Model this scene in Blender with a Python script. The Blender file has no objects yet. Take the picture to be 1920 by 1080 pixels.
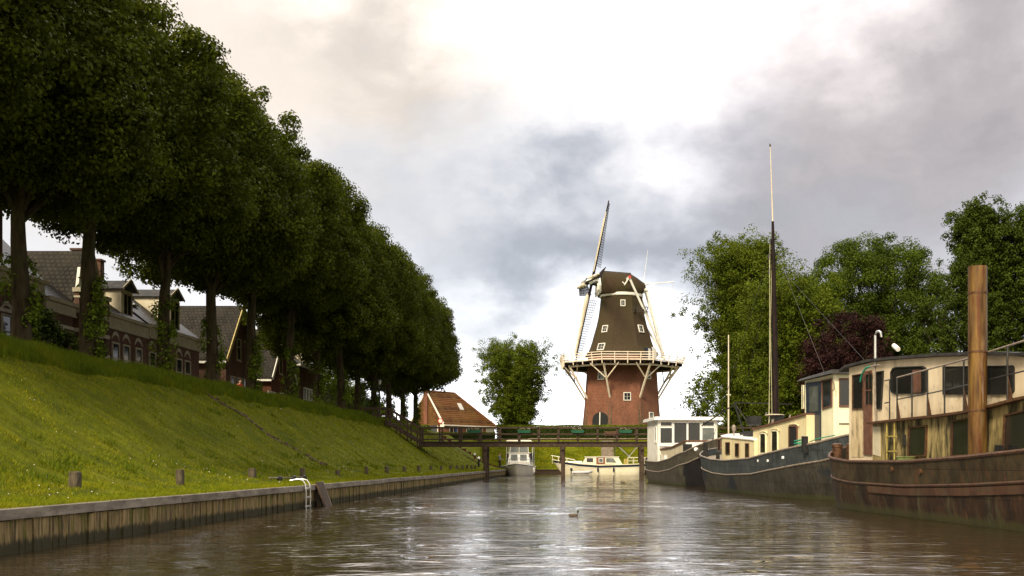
import bpy, bmesh, math, random
import numpy as np
from mathutils import Vector, Matrix
R = math.radians
rng = np.random.default_rng(7)
random.seed(7)
scene = bpy.context.scene
C = scene.collection
F = 2000.0; VX = 1102.0; HY = 868.0; EYE = 1.4
def P(px, py, Y):                      # a measured photo point and a depth -> place in metres
    return Vector(((px-VX)*Y/F, Y, EYE+(HY-py)*Y/F))

# ------------------------------------------------------------ materials
def new_mat(name):
    m = bpy.data.materials.new(name); m.use_nodes = True
    nt = m.node_tree
    return m, nt, nt.nodes['Principled BSDF']
def coords(nt, stretch, kind='Object'):
    tc = nt.nodes.new('ShaderNodeTexCoord'); mp = nt.nodes.new('ShaderNodeMapping')
    mp.inputs['Scale'].default_value = stretch
    nt.links.new(tc.outputs[kind], mp.inputs['Vector']); return mp.outputs['Vector']
def noise(nt, vec, scale, detail=5, rough=.6, dist=0):
    n = nt.nodes.new('ShaderNodeTexNoise'); n.inputs['Scale'].default_value = scale
    n.inputs['Detail'].default_value = detail; n.inputs['Roughness'].default_value = rough
    n.inputs['Distortion'].default_value = dist
    nt.links.new(vec, n.inputs['Vector']); return n.outputs['Fac']
def ramp(nt, fac, stops):
    r = nt.nodes.new('ShaderNodeValToRGB'); e = r.color_ramp.elements
    while len(e) < len(stops): e.new(.5)
    for i, (p, c) in enumerate(stops):
        e[i].position = p; e[i].color = (c[0], c[1], c[2], 1) if hasattr(c, '__len__') else (c, c, c, 1)
    nt.links.new(fac, r.inputs['Fac']); return r.outputs['Color']
def mix(nt, fac, a, b, mode='MIX'):
    m = nt.nodes.new('ShaderNodeMix'); m.data_type = 'RGBA'; m.blend_type = mode
    for s, v in ((m.inputs[0], fac), (m.inputs[6], a), (m.inputs[7], b)):
        if isinstance(v, (int, float)): s.default_value = v
        elif isinstance(v, tuple): s.default_value = (v[0], v[1], v[2], 1)
        else: nt.links.new(v, s)
    return m.outputs[2]
def bump(nt, h, strength, dist, bs, prev=None):
    b = nt.nodes.new('ShaderNodeBump'); b.inputs['Strength'].default_value = strength
    b.inputs['Distance'].default_value = dist
    nt.links.new(h, b.inputs['Height'])
    if prev: nt.links.new(prev, b.inputs['Normal'])
    if bs: nt.links.new(b.outputs['Normal'], bs.inputs['Normal'])
    return b.outputs['Normal']
def M(name, c1, c2, scale=3, stretch=(1,1,1), rough=.7, lo=.35, hi=.65, layers=(), bmp=.3, bsc=25, bd=.01, metal=0, spec=.3, detail=6):
    m, nt, bs = new_mat(name)
    v = coords(nt, stretch)
    col = ramp(nt, noise(nt, v, scale, detail), [(lo, c1), (hi, c2)])
    for (c, s, st, l, h) in layers:
        f = ramp(nt, noise(nt, coords(nt, st), s, 6, .65), [(l, 0.0), (h, 1.0)])
        col = mix(nt, f, col, c)
    nt.links.new(col, bs.inputs['Base Color'])
    bs.inputs['Roughness'].default_value = rough; bs.inputs['Metallic'].default_value = metal
    bs.inputs['Specular IOR Level'].default_value = spec
    if bmp: bump(nt, noise(nt, coords(nt, stretch), bsc, 4), bmp, bd, bs)
    return m
def brickmat(name, c1, c2, mortar, bw=.22, rh=.07, ms=.012, stain=(.05,.04,.03), axis='xy', rough=.85, bd=.01, squash=1, var=.5):
    m, nt, bs = new_mat(name)
    tc = nt.nodes.new('ShaderNodeTexCoord'); sp = nt.nodes.new('ShaderNodeSeparateXYZ')
    nt.links.new(tc.outputs['Object'], sp.inputs[0])
    cb = nt.nodes.new('ShaderNodeCombineXYZ')
    if axis == 'xy':
        ad = nt.nodes.new('ShaderNodeMath'); ad.operation = 'ADD'
        nt.links.new(sp.outputs[0], ad.inputs[0]); nt.links.new(sp.outputs[1], ad.inputs[1]); nt.links.new(ad.outputs[0], cb.inputs[0])
    else: nt.links.new(sp.outputs['XYZ'.index(axis.upper())], cb.inputs[0])
    nt.links.new(sp.outputs[2], cb.inputs[1])
    b = nt.nodes.new('ShaderNodeTexBrick')
    nt.links.new(cb.outputs[0], b.inputs['Vector'])
    b.inputs['Color1'].default_value = (*c1, 1); b.inputs['Color2'].default_value = (*c2, 1); b.inputs['Mortar'].default_value = (*mortar, 1)
    b.inputs['Scale'].default_value = 1; b.inputs['Brick Width'].default_value = bw; b.inputs['Row Height'].default_value = rh
    b.inputs['Mortar Size'].default_value = ms; b.inputs['Mortar Smooth'].default_value = .3
    f = ramp(nt, noise(nt, coords(nt, (1,1,.5)), .7, 8, .7), [(.4, 0.0), (.75, 1.0)])
    col = mix(nt, f, b.outputs['Color'], stain)
    f2 = ramp(nt, noise(nt, coords(nt, (1,1,1)), 5, 5, .7), [(.3, 1-var), (.7, 1+var*.4)])
    col = mix(nt, 1.0, col, f2, 'MULTIPLY')
    nt.links.new(col, bs.inputs['Base Color']); bs.inputs['Roughness'].default_value = rough
    bs.inputs['Specular IOR Level'].default_value = .10
    inv = nt.nodes.new('ShaderNodeMath'); inv.operation = 'SUBTRACT'; inv.inputs[0].default_value = 1
    nt.links.new(b.outputs['Fac'], inv.inputs[1])
    bump(nt, inv.outputs[0], .8, bd, bs)
    return m
def leafmat(name, dark, light, trans=.25, rough=.6, lowf=.35, stretch=(1,1,1), grass=False):
    m, nt, bs = new_mat(name)
    g = nt.nodes.new('ShaderNodeNewGeometry')
    c1 = ramp(nt, g.outputs['Random Per Island'], [(0, dark), (1, light)])
    n = ramp(nt, noise(nt, coords(nt, stretch), lowf, 5), [(.3, .55), (.7, 1.25)] if not grass else [(.28, (.50,.58,.6)), (.48, (.95,.98,1)), (.62, (1.25,1.1,1)), (.76, (1.5,1.05,1.1))])
    col = mix(nt, 1.0, c1, n, 'MULTIPLY')
    nt.links.new(col, bs.inputs['Base Color']); bs.inputs['Roughness'].default_value = rough
    bs.inputs['Specular IOR Level'].default_value = .07
    tr = nt.nodes.new('ShaderNodeBsdfTranslucent'); nt.links.new(col, tr.inputs['Color'])
    ms = nt.nodes.new('ShaderNodeMixShader'); ms.inputs[0].default_value = trans
    nt.links.new(bs.outputs[0], ms.inputs[1]); nt.links.new(tr.outputs[0], ms.inputs[2])
    nt.links.new(ms.outputs[0], nt.nodes['Material Output'].inputs['Surface'])
    return m
m = {}
m['trunk'] = M('bark', (.018,.013,.007), (.052,.038,.021), 6, (1,1,.25), .9, layers=[((.04,.05,.012), 1.2, (1,1,.6), .5, .75)], bmp=.9, bsc=14, bd=.04, spec=.1)
m['leaf_avenue'] = leafmat('foliage_avenue', (.048,.064,.003), (.085,.104,.006), .3)
m['leaf_ivy'] = leafmat('foliage_ivy', (.06,.10,.008), (.17,.22,.02), .3)
m['leaf_maple'] = leafmat('foliage_maple', (.058,.085,.006), (.125,.155,.012), .3)
m['leaf_ash'] = leafmat('foliage_ash', (.045,.070,.007), (.085,.120,.012), .3)
m['leaf_poplar'] = leafmat('foliage_poplar', (.034,.054,.006), (.070,.096,.012), .28)
m['leaf_purple'] = leafmat('foliage_purple', (.016,.006,.006), (.042,.016,.016), .2)
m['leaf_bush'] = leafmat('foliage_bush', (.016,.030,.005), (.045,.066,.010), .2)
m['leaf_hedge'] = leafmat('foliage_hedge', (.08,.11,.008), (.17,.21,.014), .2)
m['leaf_topiary'] = leafmat('foliage_topiary', (.03,.045,.008), (.08,.10,.02), .2)
m['blade'] = leafmat('grass_blades', (.104,.128,.004), (.240,.255,.010), .3, .6, 1.1, (.35,1.3,1), True)
m['blade_tall'] = leafmat('grass_tall', (.065,.098,.004), (.150,.185,.009), .3, .6, .9, (.6,1,1), True)
m['brick_dark'] = brickmat('brick_dark', (.160,.064,.040), (.105,.045,.031), (.13,.10,.08), axis='xy', stain=(.04,.028,.02))
m['brick_red'] = brickmat('brick_red', (.20,.058,.032), (.13,.042,.026), (.13,.08,.055), axis='xy', stain=(.08,.035,.022))
m['brick_mill'] = brickmat('brick_mill', (.27,.100,.060), (.19,.072,.045), (.22,.14,.10), bw=.3, rh=.1, axis='xy', stain=(.13,.060,.040), var=.35)
m['brick_farm'] = brickmat('brick_farm', (.36,.13,.07), (.28,.10,.055), (.3,.18,.12), axis='xy', stain=(.2,.1,.06))
m['brick_mill_grey'] = brickmat('brick_mill_grey', (.17,.11,.075), (.12,.085,.06), (.15,.12,.09), bw=.3, rh=.1, stain=(.08,.08,.04))
m['tile_dark_y'] = brickmat('tile_dark_y', (.022,.018,.018), (.012,.010,.010), (.004,.003,.003), .28, .24, .03, (.03,.027,.027), 'y', .5, .06)
m['tile_dark_x'] = brickmat('tile_dark_x', (.034,.027,.021), (.019,.016,.013), (.004,.004,.003), .28, .24, .03, (.04,.035,.027), 'x', .6, .06)
m['tile_orange'] = brickmat('tile_orange', (.22,.092,.034), (.15,.062,.024), (.05,.022,.012), .32, .3, .05, (.16,.09,.03), 'y', .8, .06)
def thatch(name, a, b):
    mm, nt, bs = new_mat(name)
    col = ramp(nt, noise(nt, coords(nt, (6,6,.7)), 2.2, 9, .75), [(.3, a), (.7, b)])
    f = ramp(nt, noise(nt, coords(nt, (1,1,.35)), .45, 5), [(.42, 0.0), (.7, 1.0)])
    col = mix(nt, f, col, (.05,.042,.02))
    nt.links.new(col, bs.inputs['Base Color']); bs.inputs['Roughness'].default_value = .95; bs.inputs['Specular IOR Level'].default_value = .1
    bump(nt, noise(nt, coords(nt, (9,9,1)), 3, 6, .8), .9, .12, bs); return mm
m['thatch'] = thatch('thatch', (.030,.021,.014), (.085,.060,.038))
m['thatch_cap'] = thatch('thatch_cap', (.022,.015,.010), (.070,.046,.028))
m['thatch_dark'] = M('thatch_dark', (.02,.015,.01), (.03,.022,.015), bmp=0)
m['white'] = M('white_paint', (.62,.60,.55), (.78,.76,.71), 2, rough=.5, layers=[((.42,.38,.3), 3, (3,3,.5), .6, .85)], bmp=.1)
m['white_gloss'] = M('white_gloss', (.78,.78,.78), (.86,.86,.85), 2, rough=.25, bmp=0, spec=.5)
m['cream'] = M('cream_paint', (.50,.44,.32), (.62,.55,.42), 2, rough=.6, layers=[((.3,.25,.16), 4, (3,3,.5), .58, .8)], bmp=.15)
m['stage_paint'] = M('stage_paint', (.62,.52,.42), (.76,.66,.55), 3, rough=.6, layers=[((.38,.28,.2), 3, (1,1,1), .6, .8)], bmp=.1)
m['cornice'] = M('cornice_paint', (.27,.225,.155), (.36,.31,.22), 2, rough=.6, layers=[((.12,.09,.06), 3, (2,2,.5), .55, .8)], bmp=.15)
m['yellow_board'] = M('yellow_board', (.36,.27,.10), (.50,.40,.17), 3, rough=.6, layers=[((.12,.08,.03), 5, (2,2,1), .55, .7)])
m['stone_trim'] = M('stone_trim', (.30,.27,.20), (.40,.36,.28), 3, rough=.8)
m['glass'] = M('window_glass', (.012,.013,.012), (.022,.022,.02), .7, rough=.06, bmp=0, spec=.6)
m['glass_light'] = M('window_glass_light', (.05,.06,.055), (.14,.15,.14), 1.2, rough=.08, bmp=0, spec=.6)
m['curtain'] = M('curtain', (.35,.35,.32), (.55,.55,.5), 6, (3,3,.3), rough=.8, bmp=0)
m['skylight'] = M('skylight_glass', (.5,.5,.5), (.62,.62,.62), 2, rough=.1, bmp=0, spec=.8)
m['black'] = M('black_paint', (.010,.010,.011), (.022,.021,.02), 4, rough=.5)
m['navy'] = M('navy_paint', (.010,.016,.030), (.018,.026,.044), 3, rough=.4)
m['green_box'] = M('green_paint', (.012,.07,.04), (.02,.10,.055), 4, rough=.5)
m['wood_bridge'] = M('bridge_timber', (.030,.019,.013), (.075,.048,.032), 5, (1,1,1), .85, layers=[((.05,.055,.02), 2, (1,1,1), .6, .8)], bmp=.5)
m['wood_brown'] = M('brown_timber', (.09,.04,.025), (.15,.07,.045), 5, rough=.7)
m['wood_post'] = M('post_timber', (.045,.034,.020), (.12,.095,.062), 9, (1,1,.3), .9, layers=[((.02,.02,.012), 4, (1,1,.6), .5, .68)], bmp=.8, bsc=20, bd=.02)
m['plank'] = M('quay_planking', (.135,.092,.036), (.30,.215,.105), 6, (1,3,.25), .9, layers=[((.045,.034,.014), 3, (2,5,.3), .5, .62), ((.095,.095,.010), 1.5, (1,2.4,.6), .50, .66)], bmp=.9, bsc=18, bd=.03)
def wetline(mm, z0, z1, c):
    nt = mm.node_tree; bs = nt.nodes['Principled BSDF']; col = bs.inputs['Base Color'].links[0].from_socket
    tc = nt.nodes.new('ShaderNodeTexCoord'); sp = nt.nodes.new('ShaderNodeSeparateXYZ'); nt.links.new(tc.outputs['Object'], sp.inputs[0])
    ad = nt.nodes.new('ShaderNodeMath'); ad.operation = 'MULTIPLY_ADD'; nt.links.new(noise(nt, coords(nt, (1,3,.3)), 3, 5), ad.inputs[0]); ad.inputs[1].default_value = -.3; nt.links.new(sp.outputs[2], ad.inputs[2])
    f = ramp(nt, ad.outputs[0], [(max(z0,0), 1.0), (z1, 0.0)]); nt.links.new(mix(nt, f, col, c), bs.inputs['Base Color'])
m['quay_cap'] = M('quay_cap_timber', (.105,.085,.066), (.235,.20,.165), 4, (1,.3,1), .85, layers=[((.09,.08,.06), 6, (1,.5,1), .55, .7)], bmp=.6, bsc=16, bd=.02)
wetline(m['plank'], .0, .08, (.035,.030,.012))
m['metal'] = M('galvanised', (.42,.42,.41), (.6,.6,.58), 5, rough=.35, metal=.6, bmp=.1)
m['dark_metal'] = M('dark_metal', (.02,.02,.022), (.045,.042,.04), 6, rough=.5, metal=.3)
m['soil'] = M('soil', (.05,.032,.016), (.12,.085,.045), 5, rough=.95, bmp=.8, bsc=14, bd=.05)
m['rock'] = M('rubble', (.12,.10,.07), (.26,.22,.16), 5, rough=.9, bmp=.6)
def hullmat(name, c1, c2, layers, rough=.6, scum=(.055,.06,.02), plate=(2.1,.62), sc=1.8):
    mm = M(name, c1, c2, sc, (1,1,.7), rough, layers=layers, bmp=0, spec=.2)
    nt = mm.node_tree; bs = nt.nodes['Principled BSDF']; col = bs.inputs['Base Color'].links[0].from_socket
    tc = nt.nodes.new('ShaderNodeTexCoord'); sp = nt.nodes.new('ShaderNodeSeparateXYZ'); nt.links.new(tc.outputs['Object'], sp.inputs[0])
    cb = nt.nodes.new('ShaderNodeCombineXYZ'); nt.links.new(sp.outputs[1], cb.inputs[0]); nt.links.new(sp.outputs[2], cb.inputs[1])
    b = nt.nodes.new('ShaderNodeTexBrick'); nt.links.new(cb.outputs[0], b.inputs['Vector']); b.inputs['Scale'].default_value = 1
    b.inputs['Brick Width'].default_value = plate[0]; b.inputs['Row Height'].default_value = plate[1]; b.inputs['Mortar Size'].default_value = .012; b.inputs['Mortar Smooth'].default_value = .6
    b.inputs['Color1'].default_value = (1,1,1,1); b.inputs['Color2'].default_value = (.80,.80,.80,1); b.inputs['Mortar'].default_value = (.55,.5,.45,1)
    col = mix(nt, 1.0, col, b.outputs['Color'], 'MULTIPLY')
    wob = noise(nt, coords(nt, (1,1,.2)), 2.5, 5)
    ad = nt.nodes.new('ShaderNodeMath'); ad.operation = 'MULTIPLY_ADD'; nt.links.new(wob, ad.inputs[0]); ad.inputs[1].default_value = -.26; nt.links.new(sp.outputs[2], ad.inputs[2])
    f = ramp(nt, ad.outputs[0], [(.0, 0.0), (.12, 1.0)]); inv = nt.nodes.new('ShaderNodeMath'); inv.operation = 'SUBTRACT'; inv.inputs[0].default_value = 1; nt.links.new(f, inv.inputs[1])
    sc_ = nt.nodes.new('ShaderNodeMath'); sc_.operation = 'MULTIPLY'; sc_.inputs[1].default_value = .55; nt.links.new(inv.outputs[0], sc_.inputs[0])
    col = mix(nt, sc_.outputs[0], col, scum)
    nt.links.new(col, bs.inputs['Base Color'])
    n1 = bump(nt, b.outputs['Fac'], .35, -.02, None); bump(nt, noise(nt, coords(nt, (1,1,1)), 7, 5), .35, .02, bs, n1)
    return mm
m['rust_hull'] = hullmat('rusty_hull', (.017,.009,.005), (.045,.022,.011),
    [((.060,.055,.028), 2.6, (1.5,1.5,.4), .5, .68), ((.10,.038,.014), 4.2, (2,2,.45), .58, .72), ((.014,.009,.007), 1.6, (1,1,.8), .52, .68), ((.16,.13,.09), 11, (3,3,.35), .66, .76)])
m['rust_bulwark'] = hullmat('rusty_bulwark', (.024,.017,.008), (.062,.045,.022),
    [((.085,.034,.014), 3.4, (2,2,.4), .55, .7), ((.018,.013,.008), 2.0, (1,1,.8), .52, .68), ((.20,.17,.12), 12, (3,3,.3), .66, .76)])
m['rust_band'] = M('rusty_band', (.040,.018,.010), (.080,.035,.018), 3, (1,1,.6), .65, layers=[((.06,.045,.025), 3, (1,1,.4), .5, .7)], bmp=.5)
m['rust_rail'] = M('rusty_rail', (.05,.024,.013), (.13,.062,.03), 9, rough=.6, metal=.3, bmp=.5)
m['rust_cabin'] = M('weathered_cabin', (.50,.39,.23), (.70,.56,.36), 1.1, (1,1,.8), .5,
    layers=[((.16,.13,.065), 2.6, (1.8,1.8,.35), .5, .66), ((.035,.03,.018), 1.5, (1.2,1.2,.7), .58, .70), ((.33,.19,.05), 4, (3,3,.3), .62, .75)], bmp=.25)
m['rust_cabin_up'] = M('stained_cabin', (.58,.47,.33), (.76,.64,.47), 1.1, (1,1,.8), .45,
    layers=[((.17,.12,.06), 1.2, (1,1,.8), .58, .75), ((.36,.26,.15), 3, (2.5,2.5,.35), .6, .8)], bmp=.2)
m['lower_cabin'] = M('mossy_cabin', (.16,.125,.05), (.40,.31,.14), 2.6, (2.5,2.5,.30), .6,
    layers=[((.030,.026,.012), 1.9, (1.6,1.6,.4), .47, .60), ((.42,.31,.09), 4.5, (3,3,.25), .6, .72)], bmp=.3)
m['rust_pole'] = M('rusty_pole', (.070,.033,.012), (.21,.118,.032), 3, (2.5,2.5,.3), .45, metal=.35,
    layers=[((.10,.03,.012), 3, (3,3,.25), .5, .62), ((.36,.30,.23), 1.5, (2,2,.2), .62, .8)], bmp=.2)
m['blue_hull'] = hullmat('blue_hull', (.033,.040,.046), (.066,.077,.084), [((.024,.024,.022), 4, (3,3,.2), .52, .68), ((.13,.14,.13), 9, (4,4,.15), .64, .78)])
m['blue_hull_low'] = hullmat('grey_hull_low', (.032,.028,.022), (.062,.055,.044), [((.018,.016,.014), 4, (3,3,.16), .5, .68), ((.15,.125,.085), 9, (4,4,.13), .64, .78), ((.016,.020,.027), .35, (1,1,1), .5, .58)])
m['grey_hull'] = hullmat('grey_hull', (.050,.044,.034), (.095,.085,.066), [((.025,.022,.016), 4, (3,3,.16), .5, .66), ((.20,.18,.14), 9, (4,4,.12), .62, .78)])
m['tar'] = M('tarred_hull', (.007,.0065,.009), (.014,.012,.013), 2, rough=.6, bmp=.2)
m['rail_grey'] = M('weathered_rail', (.15,.12,.10), (.28,.23,.19), 8, rough=.6)
m['cream_boat'] = M('cream_boat_paint', (.66,.57,.34), (.80,.71,.46), 1.2, (1,1,.6), .45,
    layers=[((.42,.27,.09), 3, (2.5,2.5,.25), .56, .74)], bmp=.1)
m['cream_clean'] = M('cream_boat_clean', (.70,.65,.45), (.80,.76,.56), 1.2, rough=.4, layers=[((.5,.4,.2), 3, (2,2,.3), .66, .85)], bmp=.05)
m['yacht_cream'] = M('yacht_cream', (.66,.60,.44), (.76,.70,.54), 1.5, rough=.3, bmp=0, spec=.5)
m['cruiser_hull'] = M('cruiser_hull', (.56,.52,.45), (.68,.63,.55), 1.5, rough=.3, bmp=0, spec=.5)
m['varnish'] = M('varnished_wood', (.14,.045,.02), (.24,.085,.035), 6, (1,1,4), .35, bmp=0)
m['deck'] = M('deck_paint', (.16,.13,.10), (.26,.21,.17), 3, rough=.8)
m['roof_metal'] = M('roof_felt', (.02,.02,.022), (.05,.047,.045), 3, rough=.7, spec=.15)
m['mast'] = M('tarred_mast', (.010,.006,.007), (.022,.014,.013), 5, (1,1,.3), .7, spec=.1)
m['rope'] = M('rope', (.30,.28,.17), (.42,.40,.26), 9, rough=.9, bmp=0)
m['green_rope'] = M('green_rope', (.01,.20,.12), (.015,.28,.17), 9, rough=.7, bmp=0)
m['yellow_metal'] = M('yellow_metal', (.28,.21,.04), (.42,.34,.10), 5, rough=.6)
m['canvas'] = M('sail_canvas', (.50,.42,.32), (.66,.58,.47), 3, (1,1,.5), .8)
m['grey_rubber'] = M('grey_rubber', (.40,.40,.42), (.52,.52,.54), 2, rough=.5, bmp=0)
m['skin'] = M('skin', (.42,.24,.17), (.48,.28,.2), 5, rough=.6, bmp=0)
m['hair'] = M('hair', (.02,.013,.01), (.04,.025,.018), 20, rough=.7, bmp=0)
m['red_cloth'] = M('red_cloth', (.28,.012,.014), (.40,.02,.022), 5, rough=.8, bmp=0)
m['denim'] = M('denim', (.10,.13,.19), (.16,.20,.27), 9, rough=.9, bmp=0)
m['dark_cloth'] = M('dark_cloth', (.012,.012,.018), (.025,.025,.03), 5, rough=.9, bmp=0)
m['sign_red'] = M('sign_red', (.40,.03,.03), (.5,.045,.04), 3, rough=.5, bmp=0)
m['flower'] = M('flower_petals', (.65,.5,.5), (.8,.75,.7), 9, rough=.7, bmp=0)
m['blue_cloth'] = M('blue_cloth', (.02,.05,.28), (.035,.08,.38), 5, rough=.8, bmp=0)
m['asphalt'] = M('path_surface', (.13,.115,.10), (.21,.19,.165), 5, rough=.9)
m['gravel'] = M('path_gravel', (.42,.32,.20), (.55,.44,.30), 9, rough=.9)
m['duck_brown'] = M('duck_feathers', (.035,.022,.012), (.13,.09,.06), 40, rough=.8, bmp=.2)
m['duck_head'] = M('duck_head', (.006,.014,.012), (.012,.028,.02), 20, spec=.1, rough=.8, bmp=0)
m['duck_bill'] = M('duck_bill', (.25,.22,.05), (.32,.28,.06), 20, rough=.5, bmp=0)

# ------------------------------------------------------------ mesh building
class MB:
    def __init__(s): s.v = []; s.f = []; s.mi = []
    def add(s, vs, fs, mi=0):
        o = len(s.v); s.v += [tuple(p) for p in vs]; s.f += [tuple(i+o for i in f) for f in fs]; s.mi += [mi]*len(fs); return s
    def hexa(s, p, mi=0):               # 8 corners: bottom 0-3, top 4-7
        return s.add(p, [(0,3,2,1),(4,5,6,7),(0,1,5,4),(1,2,6,5),(2,3,7,6),(3,0,4,7)], mi)
    def box(s, x0, x1, y0, y1, z0, z1, mi=0):
        return s.hexa([(x0,y0,z0),(x1,y0,z0),(x1,y1,z0),(x0,y1,z0),(x0,y0,z1),(x1,y0,z1),(x1,y1,z1),(x0,y1,z1)], mi)
    def bar(s, a, b, w, h=None, up=(0,0,1), mi=0, w2=None):   # square bar from a to b
        a = Vector(a); b = Vector(b); h = h or w; d = (b-a).normalized(); up = Vector(up)
        if abs(d.dot(up)) > .98: up = Vector((1,0,0)) if abs(d.x) < .9 else Vector((0,1,0))
        t = d.cross(up).normalized(); u = t.cross(d).normalized(); k = (w2/w) if w2 else 1
        ps = []
        for c, q in ((a,1),(b,k)):
            ps += [c-t*w/2*q-u*h/2*q, c+t*w/2*q-u*h/2*q, c+t*w/2*q+u*h/2*q, c-t*w/2*q+u*h/2*q]
        return s.add(ps, [(0,1,2,3)[::-1],(4,5,6,7),(0,1,5,4),(1,2,6,5),(2,3,7,6),(3,0,4,7)], mi)
    def tube(s, pts, rad, n=8, caps=True, mi=0):
        pts = [Vector(p) for p in pts]; k = len(pts)
        if not hasattr(rad, '__len__'): rad = [rad]*k
        vs = []; fs = []
        for i, p in enumerate(pts):
            d = (pts[min(i+1,k-1)]-pts[max(i-1,0)]).normalized()
            up = Vector((0,0,1)) if abs(d.z) < .9 else Vector((1,0,0))
            t = d.cross(up).normalized(); u = t.cross(d).normalized()
            for j in range(n):
                a = 2*math.pi*j/n; vs.append(p+(t*math.cos(a)+u*math.sin(a))*rad[i])
        for i in range(k-1):
            for j in range(n):
                fs.append((i*n+j, i*n+(j+1)%n, (i+1)*n+(j+1)%n, (i+1)*n+j))
        if caps: fs.append(tuple(range(n))[::-1]); fs.append(tuple((k-1)*n+j for j in range(n)))
        return s.add(vs, fs, mi)
    def prism(s, poly, d, mi=0):        # planar polygon (3d points) extruded by vector d
        n = len(poly); poly = [Vector(p) for p in poly]; d = Vector(d)
        vs = poly+[p+d for p in poly]
        return s.add(vs, [tuple(range(n))[::-1], tuple(range(n,2*n))]+[(i,(i+1)%n,n+(i+1)%n,n+i) for i in range(n)], mi)
    def loft(s, rings, closed=True, caps=True, mi=0):
        n = len(rings[0]); vs = [p for r in rings for p in r]; fs = []
        for i in range(len(rings)-1):
            for j in range(n if closed else n-1):
                fs.append((i*n+j, i*n+(j+1)%n, (i+1)*n+(j+1)%n, (i+1)*n+j))
        if caps and closed: fs.append(tuple(range(n))[::-1]); fs.append(tuple((len(rings)-1)*n+j for j in range(n)))
        return s.add(vs, fs, mi)
    def lathe(s, c, prof, n=16, mi=0):  # prof: (r, z) list around vertical axis at c
        rings = [[(c[0]+r*math.cos(2*math.pi*j/n), c[1]+r*math.sin(2*math.pi*j/n), c[2]+z) for j in range(n)] for r, z in prof]
        return s.loft(rings, mi=mi)
    def obj(s, name, mat, parent=None, world=True, smooth=False, bevel=0):
        off = Vector((0,0,0))
        if parent and world:
            r = parent
            while r: off += r.location; r = r.parent
        me = bpy.data.meshes.new(name)
        me.from_pydata([(p[0]-off.x, p[1]-off.y, p[2]-off.z) for p in s.v], [], s.f)
        mats = mat if isinstance(mat, (list, tuple)) else [mat]
        for q in mats: me.materials.append(q)
        me.polygons.foreach_set('material_index', s.mi)
        if smooth: me.polygons.foreach_set('use_smooth', [True]*len(me.polygons))
        b = bmesh.new(); b.from_mesh(me); bmesh.ops.recalc_face_normals(b, faces=b.faces); b.to_mesh(me); b.free()
        me.update()
        o = bpy.data.objects.new(name, me); C.objects.link(o)
        if parent: o.parent = parent
        if bevel:
            bv = o.modifiers.new('Bevel', 'BEVEL'); bv.width = bevel; bv.segments = 2; bv.limit_method = 'ANGLE'
        if smooth:
            try:
                me.set_sharp_from_angle(angle=R(40))
            except Exception: pass
        return o
def thing(name, label, cat, loc=(0,0,0), rotz=0, group=None):
    o = bpy.data.objects.new(name, None); C.objects.link(o); o.empty_display_size = .3
    o.location = loc; o.rotation_euler = (0,0,rotz); tag(o, label, cat, group); return o
def tag(o, label=None, cat=None, group=None, kind=None):
    if label: o['label'] = label
    if cat: o['category'] = cat
    if group: o['group'] = group
    if kind: o['kind'] = kind
    return o
def kids(o): return [c for c in bpy.data.objects if c.parent is o]
def copy_tree(o, parent=None):
    c = o.copy(); C.objects.link(c); c.parent = parent
    for ch in KID.get(o, None) or kids(o): copy_tree(ch, c)
    return c
KID = {}
ORD = ['first','second','third','fourth','fifth','sixth','seventh','eighth','ninth','tenth','eleventh','twelfth','thirteenth','fourteenth','fifteenth','sixteenth','seventeenth','eighteenth','nineteenth']

def np_mesh(name, verts, faces4, mat, parent=None):   # verts (N,3), faces (K,4) or (K,3)
    me = bpy.data.meshes.new(name); k = faces4.shape[1]
    me.vertices.add(len(verts)); me.vertices.foreach_set('co', verts.astype(np.float32).ravel())
    me.loops.add(faces4.size); me.loops.foreach_set('vertex_index', faces4.astype(np.int32).ravel())
    me.polygons.add(len(faces4)); me.polygons.foreach_set('loop_start', np.arange(0, faces4.size, k, dtype=np.int32))
    me.polygons.foreach_set('loop_total', np.full(len(faces4), k, dtype=np.int32))
    me.update(calc_edges=True); me.materials.append(mat)
    o = bpy.data.objects.new(name, me); C.objects.link(o)
    if parent: o.parent = parent
    return o
def leaves(name, pos, nrm, size, mat, parent=None, aspect=.62):
    n = len(pos)
    nrm = nrm/np.maximum(np.linalg.norm(nrm, axis=1, keepdims=True), 1e-6)
    r = rng.normal(size=(n,3)); u = np.cross(nrm, r); u /= np.maximum(np.linalg.norm(u, axis=1, keepdims=True), 1e-6)
    v = np.cross(nrm, u); s = size[:,None]
    fold = nrm*s*.18
    V = np.stack([pos-u*s*.5, pos+v*s*.5*aspect+fold-u*s*.08, pos+u*s*.5, pos-v*s*.5*aspect+fold-u*s*.08], 1).reshape(-1,3)
    Fc = np.arange(n*4).reshape(n,4)
    return np_mesh(name, V, Fc, mat, parent)
def unit(n):
    d = rng.normal(size=(n,3)); return d/np.linalg.norm(d, axis=1, keepdims=True)
def lump(d, seed, k=3.0):               # smooth pseudo noise on directions
    g = np.random.default_rng(seed); out = np.zeros(len(d))
    for i in range(7):
        w = g.normal(size=3)*k*(1+.5*i); out += np.sin(d@w+g.uniform(0,6.28))/(1+.5*i)
    return out/2.6
def clustered(centres, per, rc, leaf, ccen, mat, name, parent, up=.35, flat=.75):
    n = len(centres)*per
    c = np.repeat(centres, per, 0); rr = np.repeat(rc, per)
    off = unit(n)*(rng.uniform(0,1,n)**.45)[:,None]*rr[:,None]; off[:,2] *= flat
    pos = c+off
    nr = off/np.maximum(rr[:,None],.01)*.9+unit(n)*.55+np.array([0,0,up])
    return leaves(name, pos, nr, leaf*rng.uniform(.65,1.35,n), mat, parent)
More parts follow.
